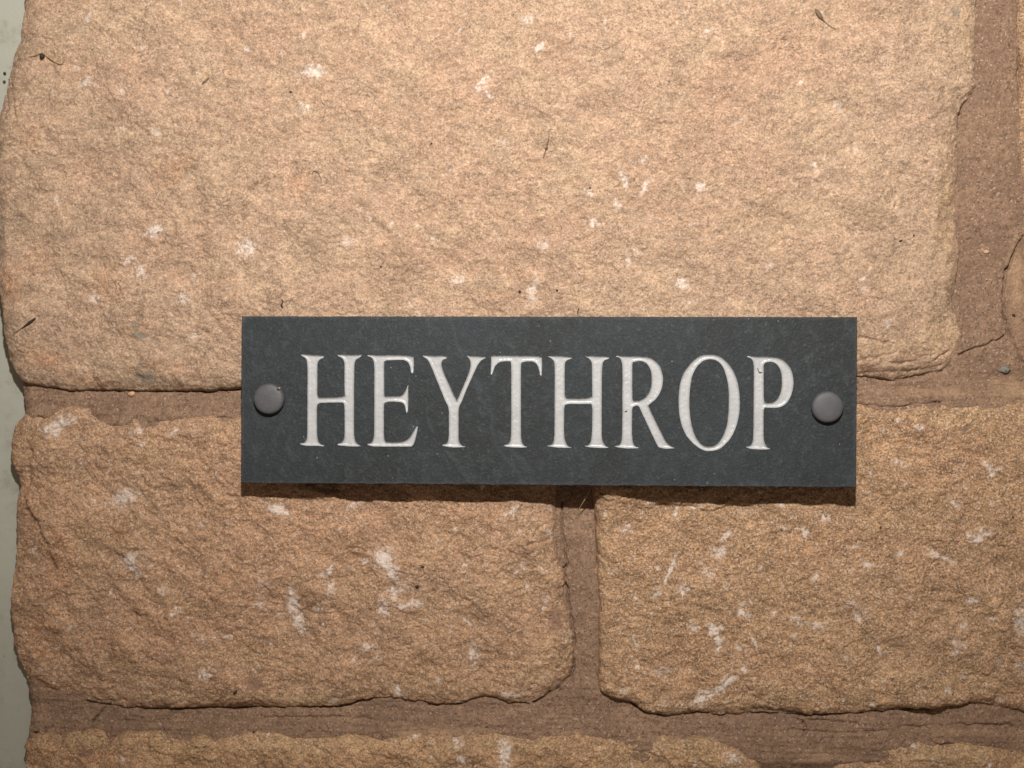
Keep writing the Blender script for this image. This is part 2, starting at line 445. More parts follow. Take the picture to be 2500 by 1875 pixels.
def make_stone(name, outline, mat, seed, H, w, dp, rough=1.0, topflush=False, lines=(), steps=(), dents=(),
               chalk=(), smear=(), stain=(), rust=(), ochre=(), nrand=0, label=None, outjit=1.0, step=STEP):
    outline = [(a - 5 * min(1.0, max(0.0, (120 - a) / 50.0)) * min(1.0, max(0.0, (b - 100) / 500.0)), b) for a, b in outline]
    P = poly(outline)
    xs = [p[0] for p in P]; zs = [p[1] for p in P]
    mg = 7.5 * MM
    gx = np.arange(min(xs) - mg, max(xs) + mg, step); gz = np.arange(min(zs) - mg, max(zs) + mg, step)
    X, Z = np.meshgrid(gx, gz)
    px, py = proj(X, Z)
    d = sdf(X, Z, P)
    d = d + outjit * MM * (0.42 * fbm(X, Z, 6 * MM, seed + 40, 5, 0.6) + 0.5 * fbm(X, Z, 22 * MM, seed + 50, 2))
    # face relief
    h = H(px, py) * MM
    dq = fbm(X, Z, 30 * MM, seed + 60, 2) * 9 * MM
    lo = fbm(X + dq, Z - dq, 75 * MM, seed, 3, 0.5)
    mid = fbm(X + dq, Z, 24 * MM, seed + 10, 4, 0.52, sx=1.25, rot=-0.5)
    rid = 1.0 - np.abs(fbm(X, Z + dq, 33 * MM, seed + 20, 4, 0.5, sx=1.3, rot=-0.7))
    fin = fbm(X, Z, 5.0 * MM, seed + 30, 5, 0.62, sx=1.3, rot=-0.25)
    pit = fbm(X, Z, 2.2 * MM, seed + 35, 3, 0.6)
    fac = fbm(X + dq * 0.6, Z + dq * 0.8, 42 * MM, seed + 80, 2, 0.5, sx=1.5, rot=-0.8)
    fac = np.abs(fac - 0.15) + np.abs(fbm(X - dq, Z, 30 * MM, seed + 90, 2, 0.45, sx=1.7, rot=-0.95)) * 0.8
    h = h + rough * MM * (1.6 * lo + 1.25 * mid + 1.1 * (rid - 0.75) + 2.4 * (0.5 - fac) + 0.46 * fin + 0.17 * pit)
    q = fbm(X + 0.5 * dq, Z, 21 * MM, seed + 95, 5, 0.55, sx=1.4, rot=-0.6) * 2.6 + 0.5 * lo
    fl = np.floor(q)
    h = h + rough * MM * 0.75 * (fl + sstep(0.72, 1.0, q - fl) - 0.55 * q)
    # rounded arris and side
    wv = w * MM * (1.0 + 0.45 * fbm(X, Z, 25 * MM, seed + 70, 2))
    t = np.clip(d / wv, 0, 1)
    h = h - dp * MM * (1 - t) ** 2.2
    h = np.where(d < 0, h + d * 5.0, h)
    for i, (pts, amp, ww, fade) in enumerate(steps):
        add_step(h, X, Z, pts, amp, ww, seed + 100 + i, fade)
    for i, (pts, dep, ww, brk) in enumerate(lines):
        add_line(h, X, Z, pts, dep, ww, seed + 200 + i, brk)
    for (cx, cy, a, b, dep) in dents:
        x0, z0 = unproj(cx, cy)
        q = ((X - x0) / (a * PX)) ** 2 + ((Z - z0) / (b * PX)) ** 2
        h = h - dep * MM * np.exp(-q)
    rng = random.Random(seed)
    ch = list(chalk)
    x0p, x1p = min(p[0] for p in outline), max(p[0] for p in outline)
    y0p, y1p = min(p[1] for p in outline), max(p[1] for p in outline)
    for _ in range(nrand):
        L = rng.uniform(4, 13)
        ch.append((rng.uniform(max(x0p, -50), min(x1p, 2550)), rng.uniform(max(y0p, -50), min(y1p, 1930)),
                   L, L * rng.uniform(0.3, 0.9), rng.uniform(-90, 90), rng.uniform(0.25, 0.7)))
    keep_v = d > -mg * 0.98
    kf = keep_v[:-1, :-1] & keep_v[1:, :-1] & keep_v[:-1, 1:] & keep_v[1:, 1:]
    SURF.append((gx[0], gz[0], step, np.where(d > -2 * MM, h, -1.0)))
    att = {'chalk': blotches(X, Z, ch, seed + 300), 'smear': blotches(X, Z, smear, seed + 310),
           'stain': blotches(X, Z, stain, seed + 320), 'rust': blotches(X, Z, rust, seed + 330),
           'ochre': blotches(X, Z, ochre, seed + 340)}
    idx = np.arange(X.size).reshape(X.shape)
    Q = np.stack([idx[:-1, :-1][kf], idx[:-1, 1:][kf], idx[1:, 1:][kf], idx[1:, :-1][kf]], 1)
    used = np.zeros(X.size, bool); used[Q.ravel()] = True
    remap = np.cumsum(used) - 1
    h = np.maximum(h, -40 * MM)
    V = np.stack([X.ravel(), -h.ravel(), Z.ravel()], 1)[used] - W0
    me = np_mesh(name, V, remap[Q], True, {k: v.ravel()[used] for k, v in att.items()})
    o = link(name, me, mat, WALL)
    if label: o['label'] = label
    return o

def lerp(v, a, b, x, y):
    return x + (y - x) * np.clip((v - a) / (b - a), 0, 1)

# -- the large block that carries the sign's top
S1 = [(64, -320), (60, -150), (60, 0), (55, 40), (48, 100), (31, 140), (23, 180), (15, 215), (-2, 285), (-12, 380), (-14, 480),
      (-10, 580), (-6, 650), (2, 706), (6, 730), (12, 765), (10, 800), (13, 842), (21, 880), (35, 905), (50, 928), (100, 940), (160, 951),
      (230, 950), (330, 953), (430, 951), (500, 950), (587, 945), (800, 940), (1100, 946), (1400, 938), (1700, 930), (1950, 922),
      (2093, 918), (2150, 921), (2185, 928), (2240, 918), (2290, 907), (2325, 895), (2345, 872), (2357, 840), (2356, 808), (2342, 770),
      (2333, 740), (2338, 690), (2346, 640), (2351, 610), (2345, 575), (2342, 470), (2345, 370), (2346, 275), (2354, 250), (2390, 208),
      (2386, 140), (2389, 80), (2393, 0), (2396, -150), (2392, -320)]
make_stone('stone', S1, M_ST[0], 11, lambda px, py: 2.6 + 0.8 * np.sin(px / 500.0) - lerp(px, 2180, 2345, 0, 1.6) - lerp(py, 700, 950, 0, 0.8),
           w=9.5, dp=4.2, rough=0.74,
           lines=[([(2096, 821), (2128, 830), (2180, 835)], 1.6, 0.45, 0.3), ([(2170, 886), (2200, 888), (2240, 880)], 1.2, 0.5, 0.3),
                  ([(2100, 912), (2170, 908), (2260, 903), (2310, 893)], 0.9, 0.5, 0.5), ([(2288, 878), (2322, 858)], 1.3, 0.6, 0.2),
                  ([(2096, 880), (2140, 872), (2190, 862), (2280, 868)], 0.6, 0.7, 0.5),
                  ([(918, 428), (945, 442), (1000, 455)], 0.5, 0.5, 0.5), ([(2352, 242), (2384, 212)], 0.9, 0.5, 0.2),
                  ([(230, 905), (225, 925), (240, 950)], 0.8, 0.5, 0.2), ([(25, 190), (38, 250), (42, 290)], 0.7, 0.5, 0.4),
                  ([(8, 210), (20, 250), (15, 290)], 0.8, 0.5, 0.4)],
           steps=[([(2300, 180), (2292, 330), (2300, 480), (2285, 640), (2290, 760), (2270, 850), (2180, 870), (2090, 850)], 1.3, 3.0, 40),
                  ([(60, 330), (110, 420), (250, 480), (380, 640)], 0.9, 4.0, 18), ([(160, 280), (330, 420), (430, 520), (520, 700)], 0.8, 4.0, 20),
                  ([(620, 430), (740, 520), (830, 560), (900, 640)], 0.6, 3.5, 18), ([(30, 560), (150, 640), (300, 660)], 0.8, 4.0, 16)],
           chalk=[(768, 178, 34, 13, 0, 1.0), (1180, 205, 26, 9, 40, 0.9), (1192, 235, 20, 7, -55, 0.6), (1318, 118, 14, 10, 40, .8), (1290, 50, 22, 12, 20, .5),
                  (610, 607, 22, 19, 0, 1.0), (378, 565, 26, 15, 20, .8), (318, 640, 14, 10, 40, .8), (348, 663, 20, 10, -50, .9), (232, 728, 15, 12, 0, .6),
                  (455, 728, 18, 14, 0, .7), (480, 820, 16, 9, -30, .6), (853, 588, 16, 12, 0, .6), (1120, 684, 18, 14, 0, .7), (1523, 440, 22, 8, -70, .9),
                  (1575, 455, 24, 7, 60, .7), (1505, 500, 16, 8, -50, .8), (1450, 548, 14, 10, 0, .8), (1437, 475, 14, 9, 0, .7), (1662, 692, 20, 10, -30, .9),
                  (1710, 456, 12, 12, 0, .8), (1692, 550, 10, 8, 0, .6), (1535, 640, 18, 6, -70, .7), (1300, 715, 40, 14, 80, .6), (1325, 600, 20, 20, 0, .5),
                  (1555, 615, 12, 9, 0, .6), (215, 205, 20, 14, 30, .6), (220, 50, 24, 6, 60, .6), (355, 120, 14, 7, 0, .6), (605, 122, 12, 6, -40, .7),
                  (1990, 410, 20, 4, -60, .8), (1985, 435, 16, 5, 80, .5), (2195, 520, 10, 6, 0, .6), (2055, 280, 20, 6, -50, .5), (2040, 260, 12, 8, 0, .5),
                  (390, 330, 16, 8, -20, .5), (300, 230, 14, 6, 80, .6), (1100, 420, 14, 8, 20, .4), (1880, 650, 14, 8, 0, .4), (1800, 300, 18, 6, 30, .4),
                  (2170, 790, 16, 8, 60, .6), (2107, 705, 12, 7, 80, .6)],
           smear=[(335, 800, 14, 20, 0, 1.0), (345, 820, 22, 14, 0, 1.0), (350, 778, 18, 6, 50, .8), (7, 555, 9, 34, 0, 1.0), (360, 920, 34, 18, 0, 1.0), (345, 895, 16, 8, 60, .7),
                  (305, 932, 26, 10, 0, .6), (2335, 30, 12, 22, 30, .8)],
           stain=[(260, 942, 60, 12, 0, .7), (2230, 872, 60, 16, 0, .6), (2130, 905, 60, 12, 0, .7)],
           rust=[(420, 420, 90, 60, 30, .6), (30, 690, 40, 60, 0, .9), (80, 640, 70, 60, 30, .7), (260, 690, 70, 80, 0, .6), (340, 800, 50, 70, 0, .6), (120, 880, 90, 40, -20, .8),
                 (735, 455, 40, 40, 0, .7), (400, 900, 150, 26, 0, .6), (220, 930, 60, 24, 0, .6), (80, 330, 40, 70, 20, .6), (560, 160, 30, 60, 0, .4), (1210, 720, 40, 14, 0, .5)],
           ochre=[(2310, 520, 36, 260, 0, .9), (2300, 820, 70, 60, 0, .9), (2150, 860, 120, 40, 0, .7), (2365, 90, 26, 130, 0, .7), (1080, 200, 40, 40, 0, .5), (850, 350, 30, 40, 0, .5),
                  (150, 930, 80, 20, 0, .5), (1500, 780, 400, 60, 0, .35), (1900, 560, 250, 150, 0, .4)],
           nrand=80)

# -- lower left block
S2 = [(62, 1010), (41, 1030), (32, 1070), (26, 1120), (34, 1150), (42, 1160), (42, 1200), (36, 1240), (33, 1290), (35, 1350), (26, 1420),
      (21, 1520), (25, 1580), (35, 1620), (50, 1665), (66, 1692), (85, 1694), (150, 1703), (200, 1717), (260, 1728), (300, 1733), (380, 1735), (450, 1733),
      (600, 1731), (700, 1731), (800, 1730), (850, 1725), (880, 1713), (905, 1707), (950, 1707), (1000, 1714), (1045, 1725), (1120, 1724), (1150, 1712), (1180, 1704),
      (1210, 1710), (1235, 1721), (1290, 1723), (1331, 1704), (1362, 1686), (1390, 1655), (1397, 1610), (1399, 1560), (1388, 1510), (1372, 1455), (1375, 1410), (1362, 1370),
      (1350, 1325), (1352, 1290), (1357, 1235), (1356, 1150), (1345, 1080), (1320, 1030), (1200, 1018), (1000, 1024), (800, 1015), (587, 1022),
      (545, 1028), (520, 1015), (480, 1018), (420, 1028), (350, 1030), (340, 1015), (300, 1018), (240, 1020), (210, 998), (160, 993), (130, 1004), (100, 1020)]
make_stone('stone', S2, M_ST[1], 23, lambda px, py: lerp(px, 560, 1330, 1.2, -1.2) - lerp(py, 1450, 1730, 0, 0.8) + lerp(px, 20, 250, -0.8, 0.0)
           - 2.1 * (1 - np.exp(-np.clip((-(px - 130) * 0.667 + (py - 1290) * 0.745) * 0.17, 0, 60) / 9.0)),
           w=7.0, dp=3.0, rough=0.95, outjit=1.1,
           lines=[([(75, 1090), (78, 1110), (110, 1150), (135, 1162)], 0.9, 0.5, 0.3), ([(200, 1577), (240, 1562)], 0.7, 0.5, 0.2),
                  ([(90, 1690), (150, 1702), (230, 1720), (300, 1716)], 1.0, 0.6, 0.4), ([(340, 1165), (420, 1172), (440, 1165)], 0.4, 0.6, 0.5),
                  ([(1290, 1330), (1340, 1320), (1352, 1300)], 0.8, 0.5, 0.3), ([(1260, 1340), (1310, 1325)], 0.5, 0.6, 0.3)],
           steps=[([(140, 1440), (125, 1340), (85, 1280), (62, 1220), (76, 1140), (70, 1050)], 2.6, 1.6, 26),
                  ([(420, 1530), (390, 1470), (330, 1400), (290, 1350), (220, 1310), (150, 1300)], 1.8, 2.2, 30),
                  ([(560, 1560), (500, 1500), (440, 1480)], 1.0, 3.0, 18), ([(330, 1700), (220, 1640), (130, 1560), (60, 1530)], 1.3, 3.0, 22),
                  ([(700, 1330), (820, 1380), (930, 1420)], 0.6, 3.0, 16), ([(760, 1500), (660, 1440), (600, 1420)], 0.7, 3.0, 16)],
           dents=[(1345, 1520, 30, 45, 1.6), (940, 1660, 70, 40, 0.8)],
           chalk=[(140, 1040, 26, 18, 40, .9), (165, 1028, 20, 12, 10, .8), (120, 1050, 20, 16, 30, .7), (680, 1245, 30, 16, -20, 1.0), (712, 1470, 14, 40, 0, .9), (722, 1510, 12, 22, -20, .8),
                  (730, 1535, 20, 10, -50, .8), (938, 1365, 26, 34, 30, .9), (960, 1400, 14, 24, 0, .8), (970, 1445, 26, 12, 30, .9), (935, 1485, 10, 22, 10, .9), (995, 1475, 30, 10, 20, .7),
                  (1020, 1475, 14, 8, 0, .7), (810, 1440, 12, 20, 20, .6), (805, 1390, 16, 8, 60, .7), (300, 1215, 40, 26, 20, .6), (345, 1085, 10, 7, 0, .6), (425, 1055, 14, 8, 40, .8), (340, 1050, 10, 8, 0, .6),
                  (320, 1365, 30, 18, 20, .6), (330, 1395, 30, 10, -40, .7), (400, 1440, 20, 20, 0, .4), (500, 1645, 18, 12, 0, .9), (555, 1555, 14, 4, 10, .8), (490, 1560, 14, 10, 0, .7), (430, 1495, 14, 12, 0, .7),
                  (1155, 1600, 14, 36, 0, .6), (1140, 1520, 16, 6, -40, .6), (895, 1580, 18, 8, 20, .7), (920, 1610, 12, 10, 0, .6), (970, 1690, 20, 14, -60, .7), (815, 1715, 16, 6, 10, .8), (640, 1430, 16, 10, 50, .6),
                  (1270, 1390, 20, 10, 30, .5), (1245, 1250, 10, 8, 0, .7), (1232, 1258, 8, 6, 0, .7), (1340, 1300, 8, 14, 0, .6), (1330, 1470, 10, 14, 0, .5), (860, 1235, 18, 8, 30, .7), (830, 1290, 10, 6, 0, .7),
                  (630, 1470, 12, 20, 20, .5), (1250, 1700, 26, 8, 10, .7), (1140, 1715, 24, 7, 0, .6)],
           stain=[(1352, 1515, 22, 34, 0, 1.0), (1362, 1440, 12, 40, 0, .6), (620, 1668, 24, 26, -40, .9), (110, 1705, 50, 16, 0, 1.0), (210, 1512, 40, 20, 0, .4), (240, 1690, 50, 12, -10, .5)],
           rust=[(140, 1370, 50, 120, 0, .8), (100, 1560, 60, 90, 0, .7), (250, 1570, 80, 50, 30, .6), (60, 1200, 30, 60, 0, .6), (300, 1300, 70, 40, 0, .5), (560, 1430, 90, 60, 30, .5), (820, 1640, 100, 50, 0, .4)],
           ochre=[(1300, 1640, 70, 70, 0, .9), (1180, 1600, 90, 90, 0, .6), (700, 1050, 300, 40, 0, .5), (600, 1400, 120, 40, 40, .4), (180, 1180, 40, 60, 0, .5), (700, 1710, 300, 22, 0, .8), (1150, 1695, 200, 22, 0, .7), (420, 1710, 150, 20, 0, .7)],
           nrand=130)

# -- lower right block
S3 = [(1453, 1210), (1455, 1240), (1457, 1300), (1457, 1360), (1461, 1400), (1465, 1480), (1463, 1550), (1462, 1600), (1463, 1640), (1467, 1690),
      (1490, 1706), (1540, 1716), (1560, 1730), (1580, 1744), (1620, 1751), (1680, 1749), (1705, 1742), (1760, 1752), (1800, 1752), (1850, 1745), (1900, 1743), (1980, 1750),
      (2100, 1745), (2200, 1735), (2280, 1732), (2350, 1725), (2375, 1718), (2430, 1728), (2500, 1741), (2600, 1750), (2760, 1745), (2765, 1300), (2760, 990),
      (2650, 984), (2500, 983), (2400, 982), (2300, 983), (2225, 986), (2195, 992), (2150, 993), (2093, 986), (1800, 990), (1600, 996), (1475, 1010), (1456, 1060), (1452, 1150)]
make_stone('stone', S3, M_ST[2], 37, lambda px, py: -1.0 + 5.0 * np.exp(-((px - 1480) / 75.0) ** 2 - ((py - 1180) / 120.0) ** 2) + lerp(px, 1900, 2500, 0, 1.0),
           w=5.0, dp=3.0, rough=0.9,
           lines=[([(2215, 1205), (2245, 1188)], 0.7, 0.5, 0.2), ([(2250, 1335), (2290, 1318)], 0.7, 0.5, 0.2), ([(2340, 1055), (2375, 1040)], 0.6, 0.5, 0.2),
                  ([(2435, 1665), (2438, 1700), (2436, 1722)], 0.8, 0.6, 0.2), ([(1690, 1715), (1720, 1705), (1740, 1700)], 0.8, 0.5, 0.3), ([(2470, 1600), (2500, 1608)], 0.8, 0.6, 0.2),
                  ([(1462, 1355), (1480, 1372), (1510, 1378)], 0.9, 0.6, 0.2)],
           steps=[([(1790, 1222), (1760, 1242), (1740, 1246), (1700, 1236), (1650, 1231), (1600, 1236), (1545, 1225)], 1.5, 0.6, 9),
                  ([(2440, 1560), (2436, 1640), (2440, 1740)], 1.0, 1.2, 30), ([(1540, 1690), (1640, 1720), (1760, 1725)], 0.9, 2.0, 20),
                  ([(2500, 1380), (2380, 1330), (2250, 1320)], 0.6, 2.5, 18)],
           dents=[(1470, 1375, 26, 22, 1.2), (1660, 1190, 150, 34, -2.6)],
           chalk=[(1635, 1395, 40, 5, 66, 1.0), (1602, 1450, 14, 8, 50, .9), (1652, 1250, 18, 5, 75, .9), (1745, 1545, 30, 9, -55, .9), (1755, 1580, 8, 16, 0, .7), (1765, 1680, 44, 7, 40, 1.0), (1720, 1705, 40, 12, 35, .8),
                  (1775, 1650, 30, 4, 50, .6), (1843, 1572, 22, 4, -68, .9), (1815, 1500, 16, 10, 0, .8), (1670, 1440, 20, 9, -20, .8), (1760, 1350, 20, 16, 60, .8), (1775, 1310, 18, 8, 60, .7), (1730, 1400, 18, 12, 30, .5),
                  (1965, 1300, 16, 10, -50, .9), (1915, 1290, 10, 6, 0, .6), (2015, 1265, 8, 10, 0, .9), (2330, 1230, 20, 5, -45, .8), (2395, 1310, 26, 8, 30, .9), (2392, 1300, 18, 4, 80, .7), (2300, 1360, 40, 5, -30, .8),
                  (2280, 1355, 16, 6, -10, .6), (2425, 1150, 14, 10, 0, .9), (2200, 1130, 16, 10, 0, .5), (1990, 1410, 14, 6, 50, .7), (2085, 1475, 8, 6, 0, .8), (2095, 1510, 14, 6, -50, .8), (2120, 1500, 4, 14, 0, .7),
                  (1945, 1515, 18, 10, -30, .7), (1940, 1555, 10, 6, 0, .7), (2375, 1465, 14, 8, 0, .7), (2355, 1530, 12, 8, 0, .6), (2150, 1590, 14, 5, -60, .8), (2065, 1610, 8, 8, 0, .7), (2490, 1520, 16, 40, 0, .6), (2000, 1530, 30, 12, -10, .5),
                  (2120, 1380, 18, 6, 10, .6), (2245, 1045, 14, 6, 0, .7), (2240, 1040, 8, 10, 0, .7), (1620, 1640, 40, 12, 0, .4), (1550, 1570, 20, 10, -60, .5), (1530, 1290, 26, 8, 20, .5), (1700, 1240, 26, 5, 0, .6), (1590, 1228, 20, 5, 10, .6)],
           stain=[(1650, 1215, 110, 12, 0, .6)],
           rust=[(1700, 1550, 60, 40, 0, .5), (2100, 1080, 60, 50, 0, .4), (2250, 1500, 150, 80, 0, .3)],
           ochre=[(1475, 1380, 20, 60, 0, .9), (2300, 1010, 220, 40, 0, .8), (1490, 1690, 50, 30, 0, .8), (1600, 1735, 140, 20, 0, .8), (1900, 1700, 200, 40, 0, .6), (2200, 1660, 200, 60, 0, .6), (1490, 1250, 30, 60, 0, .5)],
           nrand=170)

# -- the course below
S4 = [(60, 2200), (58, 1990), (60, 1880), (61, 1818), (80, 1806), (100, 1798), (140, 1803), (160, 1792), (220, 1787), (245, 1792), (260, 1805), (300, 1792), (350, 1787),
      (390, 1790), (402, 1803), (440, 1816), (470, 1802), (490, 1792), (505, 1800), (520, 1814), (560, 1800), (600, 1796), (690, 1797), (740, 1807), (850, 1800), (905, 1806), (930, 1815), (950, 1806), (1000, 1796),
      (1050, 1795), (1100, 1806), (1150, 1804), (1200, 1798), (1260, 1804), (1310, 1802), (1380, 1796), (1440, 1792), (1480, 1805), (1560, 1797), (1600, 1810), (1700, 1804),
      (1760, 1816), (1800, 1834), (1850, 1858), (1868, 1890), (1872, 2000), (1868, 2200)]
make_stone('stone', S4, M_ST[3], 51, lambda px, py: 1.0 + 0 * px, w=7.0, dp=3.2, rough=1.1, outjit=1.6,
           chalk=[(1232, 1840, 14, 34, 0, 1.0), (1790, 1850, 20, 14, 0, .6), (1700, 1860, 14, 10, 0, .5), (1120, 1815, 14, 12, 0, .6), (1010, 1800, 12, 8, 0, .6), (1130, 1850, 16, 10, 0, .5), (300, 1850, 14, 12, 0, .4), (1590, 1830, 14, 10, 0, .5)],
           stain=[(205, 1835, 24, 20, -40, .9), (930, 1840, 30, 16, 0, .5)], rust=[(220, 1850, 120, 50, 0, .6), (430, 1860, 80, 40, 0, .5), (960, 1860, 60, 30, 0, .4)],
           ochre=[(700, 1820, 250, 24, 0, .8), (1200, 1815, 300, 24, 0, .8), (1600, 1820, 180, 24, 0, .7), (160, 1805, 110, 16, 0, .7)], nrand=26)
S5 = [(2030, 2200), (2028, 1960), (2034, 1890), (2050, 1862), (2075, 1848), (2120, 1836), (2165, 1825), (2230, 1819), (2290, 1824), (2350, 1821), (2400, 1826),
      (2460, 1835), (2520, 1838), (2640, 1832), (2760, 1842), (2764, 2200)]
make_stone('stone', S5, M_ST[3], 67, lambda px, py: 0.2 + 0 * px, w=8.0, dp=3.4, rough=1.0, outjit=1.5,
           chalk=[(2060, 1855, 14, 8, 20, .5)], ochre=[(2300, 1845, 250, 30, 0, .9)], nrand=12)
# -- block whose edge only just shows at the right
S6 = [(2497, -320), (2494, -100), (2493, 20), (2496, 120), (2498, 200), (2493, 260), (2496, 330), (2510, 480), (2514, 600), (2510, 720), (2522, 830), (2545, 900), (2620, 915), (2760, 918), (2765, 300), (2760, -320)]
make_stone('stone', S6, M_ST[2], 83, lambda px, py: 0.6 + 0 * px, w=6.0, dp=3.0, rough=0.9, nrand=4)

# -- mortar
def make_mortar():
    st = 0.40 * MM
    MB = [(64, -330), (60, 300), (45, 600), (30, 800), (37, 922), (41, 945), (46, 975), (49, 1000), (54, 1030), (48, 1200), (48, 1600), (52, 1690), (57, 1735), (59, 1765), (55, 1790), (60, 1830), (55, 2210), (2780, 2210), (2780, -330)]
    P = poly(MB)
    x0, x1 = min(p[0] for p in P), max(p[0] for p in P); z0, z1 = min(p[1] for p in P), max(p[1] for p in P)
    gx = np.arange(x0 - 7 * MM, x1, st); gz = np.arange(z0, z1, st)
    X, Z = np.meshgrid(gx, gz)
    px, py = proj(X, Z, 0.004)
    # only keep what lies near the joints
    jt = np.full(X.shape, False)
    jt |= (py > 885) & (py < 1060)
    jt |= (py > 1655) & (py < 1900)
    jt |= (px > 1300) & (px < 1510) & (py > 980)
    jt |= (px > 2255) & (py < 1000)
    jt |= (px > 1820) & (px < 2110) & (py > 1780)
    jt |= (px < 120)
    shp = X.shape; full = (gx[0], gz[0])
    ids = np.full(X.size, -1); ids[jt.ravel()] = np.arange(int(jt.sum())); ids = ids.reshape(shp)
    X, Z, px, py = X[jt], Z[jt], px[jt], py[jt]
    rec = np.full(X.shape, 6.0)
    r1 = lerp(py, 945, 1012, 4.8, 2.0); r1r = lerp(py, 915, 985, 5.4, 2.6)
    wr = sstep(1900, 2150, px)
    rh1 = r1 * (1 - wr) + r1r * wr
    k1 = sstep(870, 905, py) * sstep(1110, 1050, py) * (1 - sstep(1330, 1370, px) * sstep(1480, 1450, px))
    rec = rec * (1 - k1) + rh1 * k1
    rh2 = lerp(py, 1725, 1805, 5.2, 2.8)
    k2 = sstep(1640, 1690, py) * sstep(1900, 1850, py)
    rec = rec * (1 - k2) + rh2 * k2
    kv = sstep(2320, 2345, px) * sstep(960, 900, py)
    rv = 3.8 + 1.9 * sstep(2430, 2350, px)
    rec = rec * (1 - kv) + rv * kv
    rec = rec + 1.1 * sstep(330, 120, px) * k2
    h = -rec * MM
    h += MM * (0.7 * fbm(X, Z, 28 * MM, 400, 3) + 0.28 * fbm(X, Z, 7 * MM, 410, 4, 0.55) + 0.13 * fbm(X, Z, 2.0 * MM, 420, 3, 0.6))
    # trowel drag along the bed joints
    drag = fbm(X, Z, 4 * MM, 430, 4, 0.6, sx=9.0, sy=0.8)
    h += MM * 0.42 * drag * np.maximum(k1, k2)
    dl = sdf(X, Z, P) + MM * 0.8 * fbm(X, Z, 8 * MM, 440, 4)
    t = np.clip(dl / (4 * MM), 0, 1)
    h = np.where(dl < 0, h + dl * 5, h) - 2.0 * MM * (1 - t) ** 2
    cr = [([(2503, 575), (2478, 632), (2466, 662), (2456, 715), (2459, 770), (2470, 812), (2486, 842), (2503, 885)], 2.4, 0.42, .2),
          ([(2340, 872), (2381, 851), (2421, 839), (2459, 819)], 1.8, 0.36, .2),
          ([(1372, 1230), (1372, 1294), (1379, 1342), (1383, 1377), (1374, 1403), (1377, 1425), (1386, 1451), (1392, 1500), (1399, 1543), (1401, 1574), (1399, 1604), (1402, 1635), (1392, 1657), (1364, 1682), (1335, 1704), (1300, 1722)], 2.6, 0.40, .35),
          ([(265, 1727), (236, 1745), (218, 1765), (215, 1788), (170, 1795), (150, 1806), (130, 1802), (70, 1797)], 2.0, 0.40, .2),
          ([(48, 930), (100, 941), (160, 953), (230, 952), (330, 955), (430, 953), (500, 952), (590, 947)], 2.2, 0.36, .4),
          ([(200, 1720), (260, 1730), (300, 1735), (380, 1737), (450, 1735), (600, 1733), (800, 1732), (850, 1727), (882, 1714), (905, 1709)], 2.2, 0.36, .4),
          ([(1045, 1727), (1120, 1726), (1150, 1714), (1182, 1706), (1212, 1713), (1238, 1723), (1290, 1725)], 2.0, 0.36, .4),
          ([(1545, 1722), (1580, 1747), (1620, 1754), (1680, 1752), (1705, 1745), (1760, 1754), (1850, 1748), (1980, 1753), (2100, 1747), (2280, 1735)], 2.0, 0.40, .5),
          ([(2093, 985), (2150, 992), (2205, 994), (2230, 986), (2300, 982)], 1.4, 0.4, .4),
          ([(2150, 924), (2190, 930), (2250, 917), (2310, 905)], 1.6, 0.4, .5),
          ([(1920, 1760), (2030, 1768), (2100, 1772)], 0.8, 0.5, .6), ([(1930, 1790), (2060, 1796), (2160, 1788)], 0.9, 0.5, .6), ([(1965, 1770), (1970, 1790), (1965, 1805)], 1.8, 0.6, .2),
          ([(2190, 1782), (2330, 1775), (2480, 1778)], 0.9, 0.5, .6), ([(2270, 1816), (2295, 1826), (2330, 1822)], 1.2, 0.4, .3), ([(640, 1760), (800, 1756), (900, 1764)], 0.7, 0.5, .7),
          ([(85, 1020), (97, 1024)], 2.0, 0.6, .1), ([(350, 1030), (440, 1027), (560, 1022)], 1.0, 0.4, .5), ([(2495, 0), (2496, 80), (2494, 180), (2498, 240)], 1.6, 0.5, .3), ([(2452, 90), (2462, 70)], 0.0, .4, 0),
          ([(1456, 1210), (1458, 1300), (1458, 1380)], 1.4, 0.4, .5)]
    for i, (pts, dep, ww, brk) in enumerate(cr):
        add_line(h, X, Z, pts, dep, ww, 500 + i, brk)
    Hs = np.full(shp, -1.0); Hs[jt] = np.where(dl > 0, h, -1.0)
    SURF.append((gx[0], gz[0], st, Hs))
    ok = jt.copy(); ok[jt] = dl > -6.5 * MM
    kf = ok[:-1, :-1] & ok[1:, :-1] & ok[:-1, 1:] & ok[1:, 1:]
    Q = np.stack([ids[:-1, :-1][kf], ids[:-1, 1:][kf], ids[1:, 1:][kf], ids[1:, :-1][kf]], 1)
    used = np.zeros(X.size, bool); used[Q.ravel()] = True
    remap = np.cumsum(used) - 1
    oc = blotches(X, Z, [(2480, 950, 120, 40, 0, .6), (2490, 700, 30, 160, 0, .7), (1100, 1790, 120, 16, 0, .7), (1000, 1790, 60, 14, 0, .6), (2000, 1850, 60, 24, 0, .6), (2300, 960, 200, 20, 0, .5), (2350, 1795, 160, 14, 0, .6)], 600)
    V = np.stack([X.ravel(), -np.maximum(h, -40 * MM).ravel(), Z.ravel()], 1)[used] - W0
    me = np_mesh('mortar', V, remap[Q], True, {'ochre': oc.ravel()[used]})
    o = link('mortar', me, M_MORTAR, WALL)
    o['label'] = 'pinkish brown sandy mortar filling the joints'

make_mortar()

